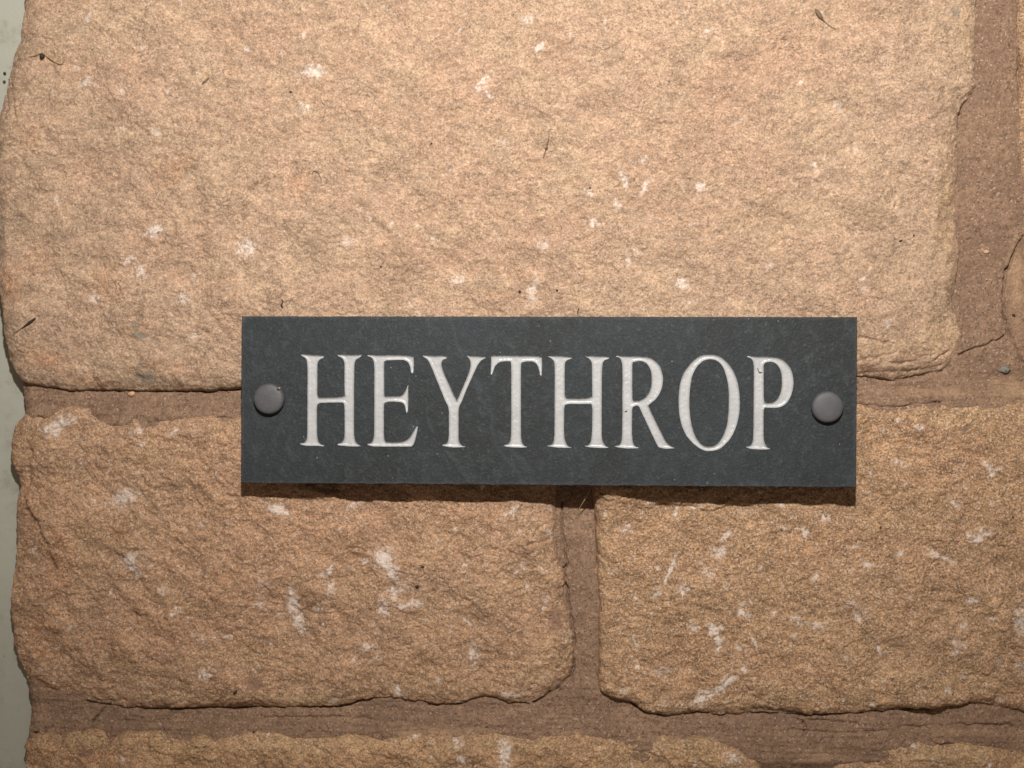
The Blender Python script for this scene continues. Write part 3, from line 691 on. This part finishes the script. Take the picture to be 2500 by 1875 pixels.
def surf(px, py):
    """height of the wall surface (metres towards the camera) at a photo pixel"""
    x, z = unproj(px, py, -0.001)
    best = -0.006
    for (x0, z0, st, H) in SURF:
        i = int(round((z - z0) / st)); j = int(round((x - x0) / st))
        if 0 <= i < H.shape[0] and 0 <= j < H.shape[1]:
            best = max(best, float(H[i, j]))
    return best

# pebbles set in the mortar: parts of the wall
def lump(name, px, py, rx, rz, ry, mat, parent, origin, seed, sink=0.3, ang=0.0):
    rng = np.random.RandomState(seed)
    h = surf(px, py)
    x, z = unproj(px, py, -h)
    nu, nv = 12, 7
    V = []
    for j in range(nv + 1):
        th = math.pi * j / nv
        for i in range(nu):
            ph = 2 * math.pi * i / nu
            V.append((math.sin(th) * math.cos(ph), -math.cos(th), math.sin(th) * math.sin(ph)))
    V = np.array(V)
    k = 1 + 0.35 * fbm(V[:, 0] * 1.3 + seed, V[:, 2] * 1.3 + V[:, 1], 1.0, seed, 3)
    V = V * k[:, None] * np.array([rx * PX, ry * PX, rz * PX])
    c, s = math.cos(ang), math.sin(ang)
    V = np.stack([V[:, 0] * c - V[:, 2] * s, V[:, 1], V[:, 0] * s + V[:, 2] * c], 1)
    base = np.array([x, -h - ry * PX * (1 - 2 * sink) * 0.5, z])
    Q = []
    for j in range(nv):
        for i in range(nu):
            a = j * nu + i; b = j * nu + (i + 1) % nu
            Q.append((a, b, b + nu, a + nu))
    if parent is not None:
        return link(name, np_mesh(name, V + base - np.array(origin), Q), mat, parent)
    o = link(name, np_mesh(name, V, Q), mat)
    o.location = base
    return o

lump('pebble', 2452, 903, 15, 9, 8, M_PEB, WALL, W0, 5)['label'] = 'small grey pebble set in the mortar'
lump('pebble', 2408, 615, 8, 5, 5, M_PEB2, WALL, W0, 6)
lump('pebble', 322, 962, 9, 7, 7, M_PEB2, WALL, W0, 7)

# ------------------------------------------------------------------ painted frame beside the wall, left
def make_frame():
    # moulded timber section swept vertically: (x, y) profile, metres
    xe, _ = unproj(80, 900, 0.0175)
    prof = [(-0.16, 0.05), (-0.16, 0.0115), (-0.158, 0.0095), (-0.045, 0.0095), (-0.043, 0.0100), (-0.0405, 0.0125), (-0.038, 0.0130), (0.012, 0.0130), (0.012, 0.05)]
    zs = np.linspace(-0.24, 0.24, 60)
    V = []; Q = []
    n = len(prof)
    for z in zs:
        for (a, b) in prof:
            V.append((xe + a, b, z))
    for j in range(len(zs) - 1):
        for i in range(n - 1):
            a = j * n + i
            Q.append((a, a + 1, a + 1 + n, a + n))
    V = np.array(V)
    base = np.array([xe - 0.07, 0.04, -0.24])
    o = link('door_frame', np_mesh('door_frame', V - base, Q, False), M_FRAME)
    o.location = base
    tag(o, 'pale cream painted frame with dirt specks along the far left edge', 'frame')
make_frame()

# ------------------------------------------------------------------ slate sign
YF = -12.2 * MM        # front face
YB = -5.6 * MM         # back face
sx0, sz0 = unproj(1340, 1184, YF)
SIGN = empty('house_sign', (float(sx0), YB, float(sz0)), 'dark grey slate house sign engraved HEYTHROP in pale letters', 'sign')
SO = np.array([float(sx0), YB, float(sz0)])

ZS = 180.0 / 1149.0
def crspline(pts, n):
    P = [np.array(p[:2], float) for p in pts]
    out = []
    if len(P) == 2:
        return [P[0] + (P[1] - P[0]) * t for t in np.linspace(0, 1, n, endpoint=False)]
    E = [2 * P[0] - P[1]] + P + [2 * P[-1] - P[-2]]
    for i in range(1, len(E) - 2):
        p0, p1, p2, p3 = E[i - 1:i + 3]
        for t in np.linspace(0, 1, n, endpoint=False):
            out.append(0.5 * ((2 * p1) + (-p0 + p2) * t + (2 * p0 - 5 * p1 + 4 * p2 - p3) * t * t + (-p0 + 3 * p1 - 3 * p2 + p3) * t ** 3))
    return out

def outline(pts):
    """points (x, y[, 1 = corner]) in letter pixels -> dense closed loop"""
    n = len(pts)
    cs = [i for i, p in enumerate(pts) if len(p) > 2]
    if not cs:
        Q = [np.array(p, float) for p in pts]; out = []
        for i in range(n):
            p0, p1, p2, p3 = Q[i - 1], Q[i], Q[(i + 1) % n], Q[(i + 2) % n]
            for t in np.linspace(0, 1, 6, endpoint=False):
                out.append(0.5 * ((2 * p1) + (-p0 + p2) * t + (2 * p0 - 5 * p1 + 4 * p2 - p3) * t * t + (-p0 + 3 * p1 - 3 * p2 + p3) * t ** 3))
        return out
    out = []
    for k, c in enumerate(cs):
        e = cs[(k + 1) % len(cs)]
        seq = [c]
        while seq[-1] != e or len(seq) == 1:
            seq.append((seq[-1] + 1) % n)
        out += crspline([pts[i] for i in seq], 6)
    return out

c = 1
LET = [
 ('H', 720, [[(92,105,c),(130,98),(280,104),(425,115),(458,130,c),(440,150),(395,170),(365,205),(352,260),(350,400,c),(350,700,c),(358,745),(378,768,c),(470,770),(640,765),(740,752),(778,740,c),(774,600,c),(774,300,c),(770,220),(750,170),(715,142),(680,125),(666,105,c),(720,100),(860,100),(1045,100,c),(1030,130),(990,155),(950,185),(932,240),(926,350,c),(922,700,c),(922,1300,c),(932,1400),(955,1460),(1000,1505),(1030,1522,c),(980,1530),(850,1528),(700,1515),(662,1500,c),(690,1478),(730,1465),(760,1425),(774,1360),(775,1200,c),(775,950,c),(768,880),(755,848,c),(640,845),(450,848),(385,855),(350,885),(345,950,c),(345,1300,c),(352,1380),(370,1450),(410,1495),(460,1512,c),(440,1528),(380,1522),(230,1520),(120,1510),(80,1490,c),(110,1475),(150,1465),(180,1430),(192,1370),(195,1250,c),(196,800,c),(198,400,c),(195,280),(185,195),(160,150),(125,128)]]),
 ('E', 880, [[(110,118,c),(140,107),(400,108),(600,108),(760,118),(830,135,c),(834,220),(830,340),(815,392,c),(788,370),(775,290),(745,225),(700,192),(640,182),(500,185),(410,190),(370,208,c),(370,500,c),(372,720,c),(385,748,c),(480,748),(600,745),(660,722),(700,665),(742,575,c),(746,700),(746,850),(740,960),(722,1012,c),(708,970),(690,890),(655,850),(600,835),(470,830),(400,842),(370,860,c),(365,1000,c),(368,1380,c),(378,1430),(400,1460,c),(500,1465),(620,1460),(700,1440),(770,1385),(820,1310),(860,1240),(885,1212),(898,1220,c),(880,1310),(850,1440),(825,1500),(795,1532,c),(600,1532),(350,1532),(180,1525),(105,1498,c),(140,1482),(175,1468),(200,1420),(213,1350),(217,1200,c),(218,700,c),(218,350,c),(213,240),(200,180),(165,143)]]),
 ('Y', 1020, [[(82,125,c),(95,112),(250,118),(360,115),(430,128),(460,145,c),(440,162),(395,180),(372,215),(372,270),(395,350),(430,440,c),(500,590,c),(560,730,c),(608,812,c),(650,730,c),(760,470,c),(800,370),(820,280),(822,215),(800,160),(765,120,c),(860,118),(980,125),(1060,148,c),(1030,165),(980,200),(930,270),(870,400,c),(760,640,c),(690,820,c),(650,900),(638,960),(635,1050,c),(635,1350,c),(640,1430),(665,1490),(700,1520),(745,1535,c),(700,1542),(560,1545),(430,1530),(378,1510,c),(410,1495),(450,1480),(475,1430),(485,1340,c),(485,1000,c),(480,940),(465,890),(420,800,c),(330,580,c),(230,330,c),(185,230),(140,165),(105,145)]]),
 ('T', 1180, [[(118,135,c),(160,115),(350,116),(600,117),(780,120),(860,125),(912,145,c),(916,230),(912,360),(905,428,c),(885,420,c),(870,340),(845,270),(810,225),(760,205),(680,205),(620,215),(590,232,c),(586,400,c),(586,1300,c),(592,1420),(610,1480),(650,1525),(688,1540,c),(620,1548),(480,1545),(360,1535),(320,1515,c),(350,1500),(395,1480),(422,1430),(432,1340),(436,1200,c),(436,400,c),(432,250),(420,202,c),(340,202),(270,212),(215,245),(175,300),(150,370),(130,415,c),(115,405,c),(118,300),(122,200)]]),
 ('H', 1325, [[(82,125,c),(180,120),(300,122),(400,135),(458,152,c),(435,165),(385,185),(355,215),(345,270),(343,400,c),(342,700,c),(350,750),(370,778,c),(480,785),(640,780),(720,770),(770,748,c),(770,600,c),(768,300,c),(762,230),(740,180),(705,150),(668,130,c),(760,120),(900,125),(1000,135),(1040,150,c),(1020,168),(970,185),(940,220),(928,290),(922,400,c),(920,800,c),(918,1300,c),(925,1400),(945,1470),(985,1520),(1025,1548,c),(950,1555),(800,1548),(700,1540),(655,1525,c),(690,1515),(730,1485),(755,1430),(765,1330,c),(772,1150,c),(772,950,c),(765,890),(750,865,c),(600,868),(450,866),(380,872),(345,890),(335,950,c),(332,1300,c),(340,1390),(360,1460),(395,1520),(450,1550,c),(350,1552),(200,1545),(70,1525,c),(100,1510),(150,1490),(172,1440),(183,1350,c),(186,1000,c),(188,400,c),(186,280),(175,210),(145,165),(110,145)]]),
 ('R', 1490, [[(85,128,c),(120,120),(250,122),(400,127),(530,135),(640,160),(730,225),(785,310),(815,420),(820,510),(805,610),(760,720),(700,800),(640,850),(592,890,c),(620,960,c),(680,1090,c),(780,1290,c),(840,1410),(890,1480),(950,1530),(1003,1558,c),(900,1565),(820,1560),(750,1540,c),(720,1490,c),(640,1320,c),(560,1150,c),(480,980,c),(450,915),(420,893),(400,893),(350,915,c),(340,950,c),(337,1300,c),(345,1420),(365,1490),(400,1530),(447,1555,c),(350,1562),(220,1558),(120,1545),(70,1530,c),(110,1512),(150,1490),(172,1440),(185,1350,c),(187,1000,c),(190,400,c),(185,260),(170,190),(140,150)],
             [(355,215,c),(400,205),(470,198),(530,215),(580,255),(620,320),(640,400),(645,500),(635,600),(605,690),(550,760),(480,805),(420,820),(375,822),(345,800,c),(342,600,c),(342,300,c),(345,240)]]),
 ('O', 1640, [[(580,97),(660,102),(740,125),(830,190),(910,280),(980,400),(1030,550),(1052,700),(1060,850),(1052,1000),(1025,1150),(980,1280),(915,1400),(830,1500),(740,1570),(660,1595),(580,1602),(500,1590),(420,1550),(320,1470),(230,1360),(170,1240),(130,1100),(112,950),(107,800),(115,650),(140,510),(190,380),(260,280),(340,190),(430,125),(500,102)],
             [(610,172),(680,185),(750,230),(805,310),(845,420),(875,560),(888,700),(888,850),(885,980),(870,1130),(840,1260),(790,1380),(720,1475),(650,1520),(580,1532),(510,1522),(450,1485),(390,1410),(340,1300),(305,1170),(283,1030),(275,880),(277,740),(288,600),(312,460),(360,340),(430,245),(510,188)]]),
 ('P', 1800, [[(155,135,c),(175,122),(300,128),(430,133),(560,140),(660,160),(750,215),(820,300),(860,400),(875,510),(868,620),(840,730),(780,840),(700,905),(620,925),(530,928),(430,925,c),(410,960,c),(408,1350,c),(415,1430),(435,1490),(470,1545),(515,1570,c),(430,1578),(230,1570),(140,1545,c),(150,1528),(190,1520),(225,1485),(245,1420,c),(252,1200,c),(256,700,c),(258,350,c),(252,250),(238,190),(205,155)],
             [(430,230,c),(470,215),(540,212),(600,238),(650,295),(680,370),(694,480),(692,600),(670,700),(630,780),(570,835),(510,852),(455,855),(425,840,c),(410,780,c),(410,400,c),(412,270)]]),
]

def resample(P, step):
    P = np.array(P); Q = np.vstack([P, P[:1]])
    out = []
    for i in range(len(P)):
        L = np.hypot(*(Q[i + 1] - Q[i])); k = max(1, int(round(L / step)))
        for t in range(k): out.append(Q[i] + (Q[i + 1] - Q[i]) * t / k)
    out = np.array(out)
    # drop points that crowd together
    keep = [0]
    for i in range(1, len(out)):
        if np.hypot(*(out[i] - out[keep[-1]])) > step * 0.55: keep.append(i)
    if np.hypot(*(out[keep[-1]] - out[0])) < step * 0.5: keep.pop()
    return out[keep]

def slab_h(x, z):
    """relief of the riven slate face, metres towards the viewer"""
    r = MM * (0.10 * fbm(x, z, 38 * MM, 700, 3) + 0.05 * fbm(x, z, 9 * MM, 710, 4, 0.55, sx=1.6, rot=0.8))
    u = x * 0.55 + z * 0.83 + 6 * MM * fbm(x, z, 30 * MM, 720, 3)
    k = u / (17 * MM)
    f = k - np.floor(k)
    return r + 0.05 * MM * (sstep(0.0, 0.10, f) - f)

LOOPS = []
for ch, ox, loops in LET:
    ls = []
    for li, lp in enumerate(loops):
        p = np.array([q[:2] for q in outline(lp)])
        X, Z = unproj(ox + p[:, 0] * ZS, 850 + p[:, 1] * ZS, YF)
        P = resample(np.stack([X, Z], 1), 0.32 * MM)
        nz = fbm(P[:, 0], P[:, 1], 1.6 * MM, 740, 3, 0.6); nx = fbm(P[:, 0], P[:, 1], 1.6 * MM, 750, 3, 0.6)
        P = P + 0.055 * MM * np.stack([nx, nz], 1)
        ls.append(P)
    LOOPS.append((ch, ls))

def dist_loops(X, Z, loops):
    d = np.full(X.shape, 1e9)
    for P in loops: d = np.minimum(d, seg_dist(X, Z, [tuple(p) for p in P], True))
    w = np.zeros(X.shape, bool)
    for P in loops: w ^= inside(X, Z, [tuple(p) for p in P])
    return np.where(w, d, -d)

def cdt(points, loops):
    V = []; E = []
    for P in loops:
        b = len(V); n = len(P)
        V += [Vector((float(a), float(q))) for a, q in P]
        E += [(b + i, b + (i + 1) % n) for i in range(n)]
    V += [Vector((float(a), float(q))) for a, q in points]
    SCL = 1000.0
    r = delaunay_2d_cdt([v * SCL for v in V], E, [], 0, 1e-5, False)
    VV = np.array([(v.x, v.y) for v in r[0]]) / SCL
    T = np.array([list(f) for f in r[2] if len(f) == 3])
    # consistent winding: x then z counter-clockwise -> normal towards -Y
    a, b, q = VV[T[:, 0]], VV[T[:, 1]], VV[T[:, 2]]
    area = (b[:, 0] - a[:, 0]) * (q[:, 1] - a[:, 1]) - (b[:, 1] - a[:, 1]) * (q[:, 0] - a[:, 0])
    T[area < 0] = T[area < 0][:, ::-1]
    return VV, T

# perimeter of the slab, slightly rough sawn edges
cor = [(590, 772), (2093, 774), (2090, 1190), (589, 1179)]
cp = np.array([unproj(a, b, YF) for a, b in cor])
PER = resample(cp, 0.8 * MM)
PER = PER + 0.09 * MM * np.stack([fbm(PER[:, 0], PER[:, 1], 3 * MM, 760, 4, 0.6), fbm(PER[:, 0], PER[:, 1], 3 * MM, 770, 4, 0.6)], 1)
PER = PER[::-1] if np.sum(PER[:, 0] * np.roll(PER[:, 1], -1) - np.roll(PER[:, 0], -1) * PER[:, 1]) < 0 else PER
cen = PER.mean(0)
def inset(P, d):
    t = np.roll(P, -1, 0) - np.roll(P, 1, 0)
    t /= np.linalg.norm(t, axis=1)[:, None]
    return P + d * np.stack([-t[:, 1], t[:, 0]], 1)
chip = np.clip(0.22 + 0.35 * fbm(PER[:, 0], PER[:, 1], 5 * MM, 780, 3), 0.06, 0.9) * MM
FR = inset(PER, 0) + (inset(PER, 1.0) - PER) * chip[:, None]
allL = [P for _, ls in LOOPS for P in ls]
gx = np.arange(FR[:, 0].min(), FR[:, 0].max(), 1.0 * MM); gz = np.arange(FR[:, 1].min(), FR[:, 1].max(), 1.0 * MM)
GX, GZ = np.meshgrid(gx, gz); GX = GX.ravel(); GZ = GZ.ravel()
rg = np.random.RandomState(3)
GX = GX + rg.uniform(-.25, .25, GX.size) * MM; GZ = GZ + rg.uniform(-.25, .25, GZ.size) * MM
m = (sdf(GX, GZ, [tuple(p) for p in FR]) > 0.7 * MM) & (dist_loops(GX, GZ, allL) < -0.45 * MM)
VV, T = cdt(np.stack([GX[m], GZ[m]], 1), [FR] + allL)
ct = VV[T].mean(1)
good = (dist_loops(ct[:, 0], ct[:, 1], allL) < 0) & inside(ct[:, 0], ct[:, 1], [tuple(p) for p in FR])
T = T[good]
yv = YF - slab_h(VV[:, 0], VV[:, 1])
V3 = np.stack([VV[:, 0], yv, VV[:, 1]], 1)
n0 = len(V3)
nP = len(PER)
# sides: chamfer ring -> back ring, then a back face
fr_i = []
for p in FR:
    fr_i.append(int(np.argmin((VV[:, 0] - p[0]) ** 2 + (VV[:, 1] - p[1]) ** 2)))
rings = []
for yy, dd in ((YF + 0.00025, 0.0), (YF + 0.0022, 0.00005), (YF + 0.0045, -0.00008), (YB, 0.0002)):
    q = PER + dd * (inset(PER, 1.0) - PER)
    q = q + 0.07 * MM * np.stack([fbm(PER[:, 0] + yy * 300, PER[:, 1], 2 * MM, 790, 3), fbm(PER[:, 0], PER[:, 1] + yy * 300, 2 * MM, 791, 3)], 1)
    rings.append(np.stack([q[:, 0], np.full(nP, yy), q[:, 1]], 1))
V3 = np.vstack([V3] + rings + [np.array([[cen[0], YB, cen[1]]])])
tri = [tuple(t) for t in T]
for i in range(nP):
    j = (i + 1) % nP
    prev = (fr_i[i], fr_i[j])
    for r in range(4):
        a = n0 + r * nP + i; b = n0 + r * nP + j
        if prev[0] != prev[1]: tri.append((prev[1], prev[0], a))
        tri.append((prev[1], a, b))
        prev = (a, b)
    tri.append((prev[1], prev[0], len(V3) - 1))
edge = np.zeros(len(V3)); edge[n0:] = 1.0; edge[np.array(fr_i)] = 0.75
# faint veins in the slate
vein = np.zeros(len(V3))
for pts in ([(1100, 772), (1115, 830), (1160, 930), (1195, 1010), (1210, 1080), (1260, 1150), (1290, 1190)], [(1085, 1100), (1120, 1130), (1150, 1185)], [(1230, 1060), (1260, 1110), (1300, 1150)], [(1960, 880), (2000, 840)]):
    P = [tuple(map(float, unproj(a, b, YF))) for a, b in pts]
    dd = seg_dist(V3[:, 0] + 1.5 * MM * fbm(V3[:, 0], V3[:, 2], 8 * MM, 801, 3), V3[:, 2], P, False)
    vein = np.maximum(vein, np.exp(-(dd / (0.9 * MM)) ** 2))
me = np_mesh('slate_plate', V3 - SO, np.array(tri), False, {'edge': edge, 'vein': vein})
plate = link('slate_plate', me, M_SLATE, SIGN)

# letters: painted U shaped grooves cut into the plate
DEP = 0.95 * MM
for ch, ls in LOOPS:
    A = np.vstack(ls)
    gx = np.arange(A[:, 0].min(), A[:, 0].max(), 0.30 * MM); gz = np.arange(A[:, 1].min(), A[:, 1].max(), 0.30 * MM)
    GX, GZ = np.meshgrid(gx, gz); GX = GX.ravel() + rg.uniform(-.06, .06, GX.size) * MM; GZ = GZ.ravel() + rg.uniform(-.06, .06, GZ.size) * MM
    m = dist_loops(GX, GZ, ls) > 0.15 * MM
    VV, T = cdt(np.stack([GX[m], GZ[m]], 1), ls)
    ct = VV[T].mean(1)
    T = T[dist_loops(ct[:, 0], ct[:, 1], ls) > 0]
    d = np.maximum(dist_loops(VV[:, 0], VV[:, 1], ls), 0)
    R0 = 1.15 * MM
    u = np.clip(d / R0, 0, 1)
    dep = DEP * np.sqrt(np.clip(1 - (1 - u) ** 2, 0, 1))
    onb = d < 0.02 * MM
    dep = np.where(onb, 0.0, dep + 0.05 * MM * fbm(VV[:, 0], VV[:, 1], 1.5 * MM, 820, 3))
    y = YF - slab_h(VV[:, 0], VV[:, 1]) + np.maximum(dep, 0)
    V3 = np.stack([VV[:, 0], y, VV[:, 1]], 1) - SO
    o = link('letter', np_mesh('letter', V3, T, True), M_LETTER, SIGN)
    o['label'] = 'pale painted engraved letter ' + ch

# screw caps
def screw_cap(px, py, chipped):
    x, z = unproj(px, py, YF - 0.003)
    r = 6.35 * MM; hh = 3.7 * MM
    prof = [(r * 0.97, -0.0002), (r, 0.0003), (r, hh * 0.42), (r * 0.985, hh * 0.60), (r * 0.945, hh * 0.76), (r * 0.88, hh * 0.865), (r * 0.75, hh * 0.925), (r * 0.5, hh * 0.97), (r * 0.25, hh * 0.992)]
    n = 64; V = []; Q = []
    for (a, b) in prof:
        for i in range(n):
            t = 2 * math.pi * i / n
            V.append((x + a * math.cos(t), YF - b, z + a * math.sin(t)))
    for j in range(len(prof) - 1):
        for i in range(n):
            k = (i + 1) % n
            Q.append((j * n + i, j * n + k, (j + 1) * n + k, (j + 1) * n + i))
    c = len(V); V.append((x, YF - hh, z)); j = (len(prof) - 1) * n
    me = bpy.data.meshes.new('screw_cap')
    me.from_pydata([tuple(np.array(v) - SO) for v in V], [], Q + [(j + i, j + (i + 1) % n, c) for i in range(n)])
    for p in me.polygons: p.use_smooth = True
    o = link('screw_cap', me, M_CAP, SIGN)
    if chipped:
        # small dark nick with a pale flake beside it
        for (ax, az, rx, rz, mt, nm) in ((4.0, 3.8, 0.60, 0.75, M_DARK, 'nick'), (4.55, 4.45, 0.55, 0.28, M_PEB2, 'flake')):
            vs = []; q = []
            for jj, (rr, yy) in enumerate(((1.0, 0.0), (0.75, 0.22), (0.35, 0.33))):
                for i in range(10):
                    t = 2 * math.pi * i / 10
                    k = 1 + 0.25 * math.sin(3 * t + ax)
                    vs.append((x + ax * MM + rx * MM * rr * k * math.cos(t) , YF - hh * 0.86 - yy * 0.6 * MM + (0.4 * MM if jj == 0 else 0), z + az * MM + rz * MM * rr * k * math.sin(t)))
            for jj in range(2):
                for i in range(10):
                    k = (i + 1) % 10
                    q.append((jj * 10 + i, jj * 10 + k, jj * 10 + 10 + k, jj * 10 + 10 + i))
            m2 = bpy.data.meshes.new(nm)
            m2.from_pydata([tuple(np.array(v) - SO) for v in vs], [], q + [tuple(range(20, 30))])
            link(nm, m2, mt, o)
    return o
screw_cap(655, 974, True)['label'] = 'grey plastic screw cap with a small brown nick'
screw_cap(2021, 994, False)

# ------------------------------------------------------------------ small dry plant bits and dirt on the stones
def tube(name, pts, rad, mat, label, cat, lift=0.3, ys=None, n=6, group=None):
    """thin stalk through photo pixels lying on the surface; rad in mm (one per point or single)"""
    P = []
    for i, (px, py) in enumerate(pts):
        y = -(surf(px, py) + lift * MM) if ys is None else ys[i]
        x, z = unproj(px, py, y)
        P.append(np.array([float(x), y, float(z)]))
    rr = rad if isinstance(rad, (list, tuple)) else [rad] * len(P)
    # refine
    Pn, Rn = [], []
    for i in range(len(P) - 1):
        p0 = P[max(i - 1, 0)]; p1 = P[i]; p2 = P[i + 1]; p3 = P[min(i + 2, len(P) - 1)]
        for t in (0, 0.25, 0.5, 0.75):
            Pn.append(0.5 * ((2 * p1) + (-p0 + p2) * t + (2 * p0 - 5 * p1 + 4 * p2 - p3) * t * t + (-p0 + 3 * p1 - 3 * p2 + p3) * t ** 3))
            Rn.append(rr[i] + (rr[i + 1] - rr[i]) * t)
    Pn.append(P[-1]); Rn.append(rr[-1])
    base = Pn[0].copy()
    V = []; Q = []
    for i, p in enumerate(Pn):
        t = Pn[min(i + 1, len(Pn) - 1)] - Pn[max(i - 1, 0)]; t = t / np.linalg.norm(t)
        a = np.cross(t, [0, 1, 0]); a = a / (np.linalg.norm(a) + 1e-9); b = np.cross(t, a)
        for k in range(n):
            w = 2 * math.pi * k / n
            V.append(p + Rn[i] * MM * (a * math.cos(w) + b * math.sin(w)) - base)
    for i in range(len(Pn) - 1):
        for k in range(n):
            q = (k + 1) % n
            Q.append((i * n + k, i * n + q, (i + 1) * n + q, (i + 1) * n + k))
    me = bpy.data.meshes.new(name)
    me.from_pydata([tuple(v) for v in V], [], Q + [tuple(range(n - 1, -1, -1)), tuple(range((len(Pn) - 1) * n, len(Pn) * n))])
    for p in me.polygons: p.use_smooth = True
    o = link(name, me, mat); o.location = base
    if label: tag(o, label, cat, group)
    return o, base

st, sb = tube('dry_straw', [(68, 139), (85, 136), (102, 129), (115, 138), (135, 152), (150, 156), (158, 143)], [.12, .2, .22, .3, .25, .25, .1], M_STRAW,
              'bent yellow straw with a dark bud near the top left corner', 'straw')
b = lump('bud', 104, 138, 6, 7, 6, M_DARK, st, sb, 31, 0.0)
tube('seed_husk', [(492, 206), (500, 199), (506, 193), (511, 189)], [.08, .5, .45, .08], M_TWIG, 'small brown seed husk on the upper stone, above left of sign', 'husk')
tube('hair', [(764, 426), (764, 420), (770, 418), (779, 426), (785, 441)], .10, M_DARK, 'curled black hair stuck to the upper stone', 'hair')
tw, tb = tube('dry_twig', [(1351, 316), (1341, 317), (1340, 336), (1334, 361), (1326, 386)], [.08, .10, .14, .3, .12], M_TWIG, 'thin brown twig with a knot in the middle of the upper stone', 'twig')
lump('knot', 1334, 362, 4, 4, 4, M_TWIG, tw, tb, 33, 0.0)
tube('leaf_scale', [(1991, 22), (1997, 32), (2004, 42), (2010, 50), (2022, 60), (2040, 72)], [.25, 1.0, .85, .3, .12, .08], M_TWIG, 'brown leaf scale with a thin stem near the top right', 'leaf')
tube('dry_stalk', [(1446, 1180), (1437, 1203), (1425, 1224), (1411, 1246)], [.22, .2, .2, .12], M_STRAW, 'straw stalk poking out below the sign over the upright joint', 'stalk',
     ys=[-0.003, -0.002, -0.001, 0.002])
tube('thorn', [(30, 818), (48, 805), (60, 797), (72, 788), (87, 776)], [.06, .1, .35, .7, .25], M_DARK, 'dark thorn shaped plant bit at the lower left of the upper stone', 'thorn')
tube('root_hair', [(1334, 1275), (1312, 1288), (1300, 1312), (1288, 1332), (1277, 1345), (1290, 1350), (1302, 1347)], .08, M_TWIG, 'fine looping root hair on the lower left stone beside the upright joint', 'root')
tube('moss_tuft', [(688, 731), (690, 738), (687, 745), (691, 753)], [.3, .2, .45, .15], M_DARK, 'dark moss tuft just above the left part of the sign', 'moss')
tube('plant_stub', [(1413, 752), (1411, 760), (1411, 767)], [.1, .25, .2], M_DARK, 'short upright dark stub touching the middle of the sign top', 'stub')
tube('plant_fibre', [(2487, 52), (2474, 78), (2463, 113)], .09, M_TWIG, 'fine brown fibre on the mortar in the top right corner', 'fibre')
tube('leaf_crumb', [(1464, 1204), (1472, 1210), (1482, 1219), (1500, 1220)], [.2, .5, .5, .1], M_TWIG, 'brown leaf crumb at the top corner of the lower right stone', 'leaf')
tube('insect_leg', [(1850, 899), (1852, 906), (1855, 909), (1861, 909)], [.18, .14, .3, .14], M_TWIG, 'tiny brown insect remains lying in the letter P', 'insect', ys=[YF + 0.0006] * 4)
tube('bark_crumb', [(1525, 1005), (1529, 1004), (1531, 1002)], [.12, .28, .1], M_TWIG, 'tiny brown crumb lying in the letter R', 'crumb', ys=[YF + 0.0006] * 3)
SPECKS = [(710, 225, 4, 'on the upper stone below the leftmost big white scuff'), (1053, 351, 3.5, 'on the upper stone left of the knotted twig'),
          (1440, 459, 3, 'on the upper stone right of the knotted twig'), (1269, 712, 4, 'just above the sign over the letter T'),
          (1360, 709, 3.5, 'just above the sign over the second letter H'), (2199, 588, 4.5, 'the larger of two at the right end of the upper stone'),
          (2231, 575, 3, 'the smaller of two at the right end of the upper stone'), (930, 651, 3, 'on the upper stone above the letter E'),
          (1018, 1432, 5, 'the lower of two on the lower left stone'), (1032, 1384, 4, 'the upper of two on the lower left stone'),
          (575, 1690, 6, 'near the bottom edge of the lower left stone'), (2150, 1288, 3, 'on the lower right stone below the sign corner'),
          (2473, 1263, 3, 'at the right picture edge on the lower right stone'), (620, 1788, 4, 'in the bottom mortar joint'),
          (1365, 1680, 6, 'where the upright joint meets the bottom joint'), (1555, 1217, 3, 'in the shadow edge below the letter R'),
          (12, 180, 5, 'at the top left beside the pale frame'), (2475, 770, 4.5, 'on the mortar beside the crack at the right')]
for i, (a, b, r, where) in enumerate(SPECKS):
    o = lump('dirt_speck', a, b, r, r * (0.6 + 0.07 * (i % 5)), r * 0.6, M_DARK, None, None, 60 + i, 0.3, i * 0.7)
    tag(o, 'tiny dark dirt speck ' + where, 'dirt', 'dirt specks on the wall')
